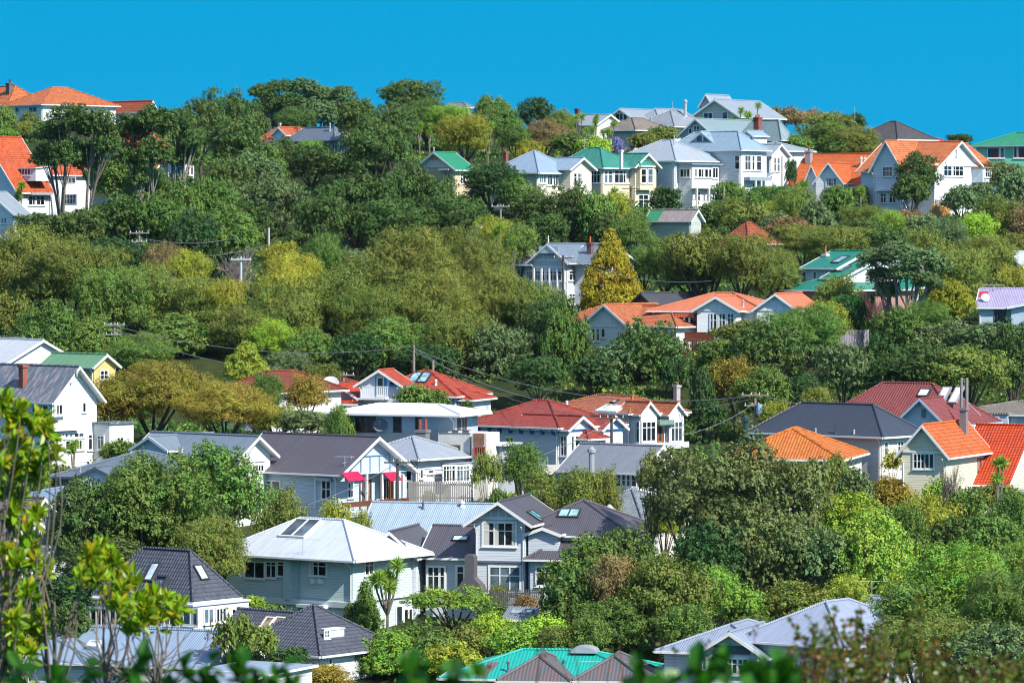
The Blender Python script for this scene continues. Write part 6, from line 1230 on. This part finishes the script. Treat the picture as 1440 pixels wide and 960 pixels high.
base = np.array((0, 0, -.2)); hubs = [pl.P(-20, 1010), pl.P(70, 1000), pl.P(150, 985), pl.P(220, 975)]
for hpt in hubs: pl.stem(base, hpt, .035, .014, .04)
CL = [(8,560,9),(30,575,9),(14,600,10),(48,600,9),(70,615,8),(10,630,10),(38,635,10),(62,642,8),(20,660,10),(50,668,9),(78,635,6),(8,690,9),(30,700,8),(15,735,8),(38,742,8),(6,770,9),(25,790,9),(50,785,8),(10,805,9),
      (22,588,8),(58,588,7),(5,572,8),(66,600,7),(28,618,8),(4,648,7),(45,655,7),(20,716,7),(52,722,6),(35,770,7),(65,800,7),(128,790,7),(172,800,7),(205,850,8),(245,858,7),(225,868,7),(168,850,7),(150,790,7),(15,820,7),(40,830,7),(60,862,6),(20,885,7),
      (128,775,9),(145,768,9),(160,785,8),(115,808,8),(140,805,10),(165,808,9),(188,815,8),(172,830,8),(150,835,8),(195,845,8),(215,832,9),(235,842,8),(255,850,8),(180,860,9),(200,872,8),(215,860,7),(185,885,7),
      (5,845,9),(22,865,9),(40,880,9),(10,890,9),(55,895,8),(28,905,9),(8,925,9),(45,915,8),(12,720,7),(45,760,6)]
for (x, y, n) in CL:
    c = pl.rosette(x, y, n+26, .086, rg.uniform(-.4, .4)); hb = hubs[0 if x < 60 else 1 if x < 130 else 2 if x < 190 else 3]; mid = (c+hb)/2+np.array((rg.uniform(-.08, .08), rg.uniform(-.1, .1), -.06)); pl.stem(c, mid, .0035, .006, .08); pl.stem(mid, hb, .006, .011, .06)
for i in range(34):
    a = pl.P(rg.uniform(20, 330), rg.uniform(835, 930)); pl.stem(a, hubs[rg.choice((1, 2, 3, 3))], .0022, .006, .10)
pl.finish(m_bigleaf('7ba31c', 'b8981c'))
pl = Plant('shrub', 260, 9.5, 'out of focus dark green broad leaved sprig along the bottom left edge', 'shrub', .05, '3a4a2a', 5, .34)
for (x0, y0, x1, y1, n) in ((60, 1040, 130, 930, 14), (150, 1040, 200, 915, 16), (250, 1040, 300, 925, 18), (330, 1040, 340, 930, 12), (380, 1050, 410, 950, 10), (200, 1030, 260, 935, 14), (-10, 1040, 30, 935, 16), (60, 1030, 80, 955, 12), (440, 1040, 350, 955, 10), (330, 1020, 400, 930, 9)):
    pl.stem((0, 0, -.1), pl.P(x0, y0), .012, .006); pl.spray(pl.P(x0, y0), pl.P(x1, y1+4), n*2, .05)
pl.finish(m_bigleaf('25590f', '3f7a1a'))
pl = Plant('shrub', 640, 7.5, 'out of focus green leaves poking up at the bottom edge below the turquoise roof', 'shrub', .05, '3a4a2a', 6, .42)
for (x0, y0, x1, y1, n) in ((580, 1040, 575, 950, 8), (600, 1040, 590, 938, 7), (640, 1040, 640, 945, 9), (700, 1050, 680, 955, 5)): pl.stem((0, 0, -.1), pl.P(x0, y0), .01, .005); pl.spray(pl.P(x0, y0), pl.P(x1, y1-10), n*2, .046)
pl.finish(m_bigleaf('2c6412', '4f8a1c'))
pl = Plant('shrub', 1010, 7.5, 'out of focus green leaves at the bottom edge before the shingled gable house', 'shrub', .05, '3a4a2a', 7, .42)
for (x0, y0, x1, y1, n) in ((900, 1040, 905, 950, 9), (940, 1040, 930, 955, 8), (985, 1040, 985, 945, 9), (1020, 1040, 1025, 938, 10), (1070, 1040, 1075, 940, 12), (1110, 1040, 1100, 950, 10)): pl.stem((0, 0, -.1), pl.P(x0, y0), .01, .005); pl.spray(pl.P(x0, y0), pl.P(x1, y1-10), n*2, .046)
pl.finish(m_bigleaf('2c6412', '4f8a1c'))
pl = Plant('shrub', 1290, 15, 'out of focus reddish green twiggy shrub across the bottom right corner', 'shrub', .03, '6a4436', 8, .42)
for i in range(150):
    x1 = rg.uniform(1100, 1445); t = (x1-1100)/340; top = 905-35*math.sin(t*5)-25*t+rg.uniform(0, 60); x0 = x1+rg.uniform(-40, 40); a = pl.P(x0, 985+rg.uniform(0, 30), rg.uniform(-1, 1)); pl.spray(a, pl.P(x1, top, rg.uniform(-1, 1)), 22, .024, .003)
for (x0, y0, x1, y1) in ((1200, 960, 1160, 862), (1190, 950, 1135, 868), (1215, 960, 1210, 855), (1150, 940, 1112, 872), (1230, 930, 1205, 862), (1150, 960, 1178, 850), (1260, 940, 1285, 850), (1300, 930, 1290, 830)): pl.spray(pl.P(x0, y0), pl.P(x1, y1), 26, .024, .003)
for i in range(6): pl.stem((0, 0, -.1), pl.P(1130+60*i, 1000), .02, .006)
pl.finish(m_bigleaf('4c6a18', '8a4a20'))
pl = Plant('shrub', 850, 15, 'fine out of focus reddish twig tips floating over the turquoise and grey roofs', 'shrub', .03, '5a4436', 9, .42)
for (x1, y1) in ((682, 935), (765, 880), (790, 925), (805, 905), (860, 915), (890, 930), (930, 895), (948, 905), (760, 915), (870, 880), (1000, 905), (1060, 880)): pl.spray(pl.P(x1+rg.uniform(-20, 20), 1000), pl.P(x1, y1), 0, .02, .0022) ; [pl.leafat(pl.P(x1+rg.uniform(-5, 5), y1+rg.uniform(-3, 12)), unit(pl.g.normal(size=3)), .018) for _ in range(5)]
pl.stem((0, 0, -.1), pl.P(850, 1010), .02, .006); pl.finish(m_bigleaf('3f5218', '6a4a20'))

# ------------------------------------------------------------------ one label for each tree, told by its look and its neighbours
SHORT = {'sky_orange': 'orange skyline house', 'left_orange': 'steep orange roof', 'blue_hip': 'dark trimmed blue-grey house', 'green_yellow': 'yellow house with green roof', 'blue_cream': 'cream house with blue-grey roof', 'teal_cream': 'teal roofed cream villa',
 'rust_white': 'rusty pale roofed villa', 'blue_white': 'villa with triangular dormer', 'cream_top': 'topmost cream gable', 'grey_group': 'grey roof with tall flue', 'slate_top': 'slate skyline roof', 'big_orange': 'tall orange gables', 'low_orange': 'long orange roof', 'mint': 'mint green house',
 'shed': 'pale green shed', 'tile_hip': 'orange-brown hip roof', 'villa': 'fretwork gabled grey villa', 'tile_bung': 'orange tiled bungalow', 'iron_villa': 'salmon roofed villa', 'teal_pink': 'pink teal-roofed house', 'lavender': 'lavender roof', 'yellow': 'yellow cottage',
 'tall_white': 'tall white house', 'grey_long': 'long slate blue roof', 'slate_low': 'low slate blue roof', 'brown_tile': 'mossy brown roof', 'black_blue': 'half-timbered blue gable', 'grey_hip': 'smooth grey hip roof', 'white_flat': 'low white roof', 'red_balcony': 'red balcony house', 'maroon': 'maroon hip roof',
 'red_villa': 'red tiled villa', 'twin_bay': 'twin bay villa', 'grey_mid': 'plain grey roof', 'orange_low': 'bright orange low roof', 'navy': 'navy roof', 'maroon_gable': 'steep maroon roof', 'orange_right': 'vivid orange gables', 'white_hip': 'white solar roof', 'dormer': 'charcoal dormer house', 'grey_tile': 'ribbed grey tiled roof',
 'tower': 'slate tower roof', 'spire': 'pointed slate roof', 'teal_low': 'turquoise roof', 'gable_low': 'shingled gable house', 'hip_low': 'lavender-blue hip roof', 'bay_white': 'small white corner bay', 'gable_pair': 'two little white gables'}
def label_plants():
    cent = {h.key: (h.px, h.py) for h in HOUSES if h.key in SHORT}; rows = []
    for (root, px, py, word, nm, kind, note, hw) in TREES:
        best = sorted(cent, key=lambda k: abs(cent[k][0]-px)+1.3*abs(cent[k][1]-py))[:1][0]; dx, dy = px-cent[best][0], py-cent[best][1]
        rel = ('right of' if dx > 0 else 'left of') if abs(dx) > 1.2*abs(dy) else ('below' if dy > 0 else 'above')
        far = 'well ' if max(abs(dx), abs(dy)) > 75 else ''
        size = '' if nm in ('shrub', 'cabbage tree', 'bare tree') else 'big ' if hw > 60 else 'small ' if hw < 24 else ''
        form = {'broad': 'round ', 'fea': 'feathery ', 'open': 'open crowned ', 'cone': ''}.get(kind, '')
        if note: form = note+' '+form
        base = f"{size}{word+' '}{form}{nm}"; rows.append([root, px, py, base, f"{far}{rel} the {SHORT[best]}", nm])
    from collections import defaultdict
    gr = defaultdict(list)
    for r in rows: gr[(r[3], r[4])].append(r)
    ordn = ['first', 'second', 'third', 'fourth', 'fifth', 'sixth', 'seventh', 'eighth']
    for (b, rel), L in gr.items():
        if len(L) == 1: L[0][0]['label'] = f"{b} {rel}"
        elif len(L) == 2 and abs(L[0][1]-L[1][1]) < abs(L[0][2]-L[1][2]):
            L.sort(key=lambda r: r[2]); L[0][0]['label'] = f"upper of two, {b} {rel}"; L[1][0]['label'] = f"lower of two, {b} {rel}"
        else:
            L.sort(key=lambda r: r[1]); n = len(L)
            for i, r in enumerate(L): r[0]['label'] = f"{ordn[i]} from the left of {n}, {b} {rel}" if n > 2 else f"{'left' if i == 0 else 'right'} one of two, {b} {rel}"
    for r in rows:
        w = r[0]['label'].split()
        if len(w) > 16: r[0]['label'] = ' '.join(x for x in w if x not in ('crowned',))
        if len(r[0]['label'].split()) > 16: r[0]['label'] = r[0]['label'].replace('from the left of', 'of')
        if len(r[0]['label'].split()) > 16: r[0]['label'] = r[0]['label'].replace('well ', '').replace('large forking ', '').replace('open crowned', 'open').replace(' one of two,', ' of two')
        r[0]['category'] = 'shrub' if r[5] == 'shrub' else 'tree'
        r[0]['group'] = 'cabbage trees on the hillside' if r[5] == 'cabbage tree' else 'shrubs between the houses' if r[5] == 'shrub' else 'trees on the hillside'
label_plants()
for o in bpy.data.objects:
    if o.parent is None and len(str(o.get('label', '')).split()) > 16: print('LONG', o.name, o['label'])
# ------------------------------------------------------------------ terrain, sky, sun, camera
def build_ground():
    t = NT('wooded soil'); tc = t.n('ShaderNodeTexCoord'); n = t.n('ShaderNodeTexNoise'); n.inputs['Scale'].default_value = .25; n.inputs['Detail'].default_value = 8; n.inputs['Roughness'].default_value = .7
    t.l(tc, 'Object', n, 'Vector'); r = t.n('ShaderNodeMapRange'); r.inputs[1].default_value = .35; r.inputs[2].default_value = .65; t.l(n, 0, r, 0)
    t.bsdf(t.mix(r.outputs[0], (.02, .035, .012, 1), (.05, .06, .02, 1)), .9, t.bump(n.outputs[0], .4), spec=.1)
    ys = np.concatenate([[-150, -60, -40, -15], np.arange(0, 240, 8.), np.arange(240, 700, 2.5), np.arange(700, 1000, 20.), [1100, 1300]])
    us = np.concatenate([[-.9, -.6, -.4, -.28], np.linspace(-.19, .19, 141), [.28, .4, .6, .9]])
    V = []; 
    for y in ys:
        w = np.maximum(y, 120.); x = us*w; z = ground(x, np.full_like(x, float(y))); V.append(np.stack([x, np.full_like(x, y), z], 1))
    V = np.concatenate(V); nx = len(us); Fc = [(j*nx+i, j*nx+i+1, (j+1)*nx+i+1, (j+1)*nx+i) for j in range(len(ys)-1) for i in range(nx-1)]
    me = bpy.data.meshes.new('ground'); me.from_pydata(V.tolist(), [], Fc); me.materials.append(t.m); me.polygons.foreach_set('use_smooth', [True]*len(Fc)); me.update()
    o = bpy.data.objects.new('ground', me); col.objects.link(o); tag(o, kind='structure')
build_ground()

# air between the camera and the hill
hz = NT('haze'); pv = hz.n('ShaderNodeVolumePrincipled'); pv.inputs['Color'].default_value = (.80, .88, 1.0, 1); pv.inputs['Density'].default_value = HAZE; pv.inputs['Anisotropy'].default_value = .2; hz.l(pv, 0, hz.out, 1)
b_ = MB(); b_.box(-1300, 1300, -200, 1400, -70, 45, hz.m); ho = b_.build('haze'); tag(ho, 'thin pale air over the valley', 'haze', kind='stuff')
SUN_AZ, SUN_EL = 45.0, 42.0    # degrees to the right of the direction back towards the camera, and height
world = bpy.data.worlds.new('World'); scene.world = world; world.use_nodes = True
nt = world.node_tree; nt.nodes.clear()
sky = nt.nodes.new('ShaderNodeTexSky'); sky.sky_type = 'NISHITA'; sky.sun_disc = False
sky.sun_elevation = R(SUN_EL); dirx, diry = math.sin(R(SUN_AZ)), -math.cos(R(SUN_AZ)); sky.sun_rotation = math.atan2(dirx, diry)
sky.altitude = 50; sky.air_density = 1.0; sky.dust_density = .2; sky.ozone_density = 4.0
geo = nt.nodes.new('ShaderNodeTexCoord'); mp = nt.nodes.new('ShaderNodeMapping'); mp.inputs['Location'].default_value = (0, 0, .62)
mp.inputs['Scale'].default_value = (.8, .8, .55)
hs = nt.nodes.new('ShaderNodeMix'); hs.data_type = 'RGBA'; hs.blend_type = 'MULTIPLY'; hs.inputs[0].default_value = 1.0; 
sep = nt.nodes.new('ShaderNodeSeparateXYZ'); mr = nt.nodes.new('ShaderNodeMapRange'); mr.inputs[1].default_value = .12; mr.inputs[2].default_value = .45
tm = nt.nodes.new('ShaderNodeMix'); tm.data_type = 'RGBA'; tm.inputs[6].default_value = SKYTINT; tm.inputs[7].default_value = (1.45, 1.12, .95, 1)
bg = nt.nodes.new('ShaderNodeBackground'); bg.inputs[1].default_value = .15; out = nt.nodes.new('ShaderNodeOutputWorld')
L = nt.links.new; L(geo.outputs['Generated'], mp.inputs[0]); L(mp.outputs[0], sky.inputs[0]); L(sky.outputs[0], hs.inputs[6]); L(geo.outputs['Generated'], sep.inputs[0]); L(sep.outputs[2], mr.inputs[0]); L(mr.outputs[0], tm.inputs[0]); L(tm.outputs[2], hs.inputs[7]); L(hs.outputs[2], bg.inputs[0]); L(bg.outputs[0], out.inputs[0])
sl = bpy.data.lights.new('sun', 'SUN'); sl.energy = 3.5; sl.angle = R(.53); sl.color = (1.0, .955, .88); so = bpy.data.objects.new('sun', sl); col.objects.link(so)
from mathutils import Vector
d = Vector((dirx*math.cos(R(SUN_EL)), diry*math.cos(R(SUN_EL)), math.sin(R(SUN_EL)))); so.rotation_euler = d.to_track_quat('Z', 'Y').to_euler(); so.location = (60, 0, 120)

cam = bpy.data.cameras.new('camera'); co = bpy.data.objects.new('camera', cam); col.objects.link(co); scene.camera = co
cam.sensor_width = 36; cam.lens = 36*F/1440; cam.clip_start = .5; cam.clip_end = 12000; co.rotation_euler = (R(90), 0, 0)
cam.shift_y = -(480-YH)/1440
cam.dof.use_dof = True; cam.dof.focus_distance = 400; cam.dof.aperture_fstop = 11
v = scene.view_settings; scene.display_settings.display_device = 'sRGB'; v.view_transform = 'Standard'; v.look = 'None'; v.exposure = 1.0; v.gamma = 1; v.use_curve_mapping = False
cy = scene.cycles; cy.max_bounces = 6; cy.diffuse_bounces = 2; cy.glossy_bounces = 2; cy.transmission_bounces = 2; cy.transparent_max_bounces = 4; cy.use_denoising = True
cy.caustics_reflective = False; cy.caustics_refractive = False; cy.filter_width = 1.1 if hasattr(cy, 'filter_width') else 1.5
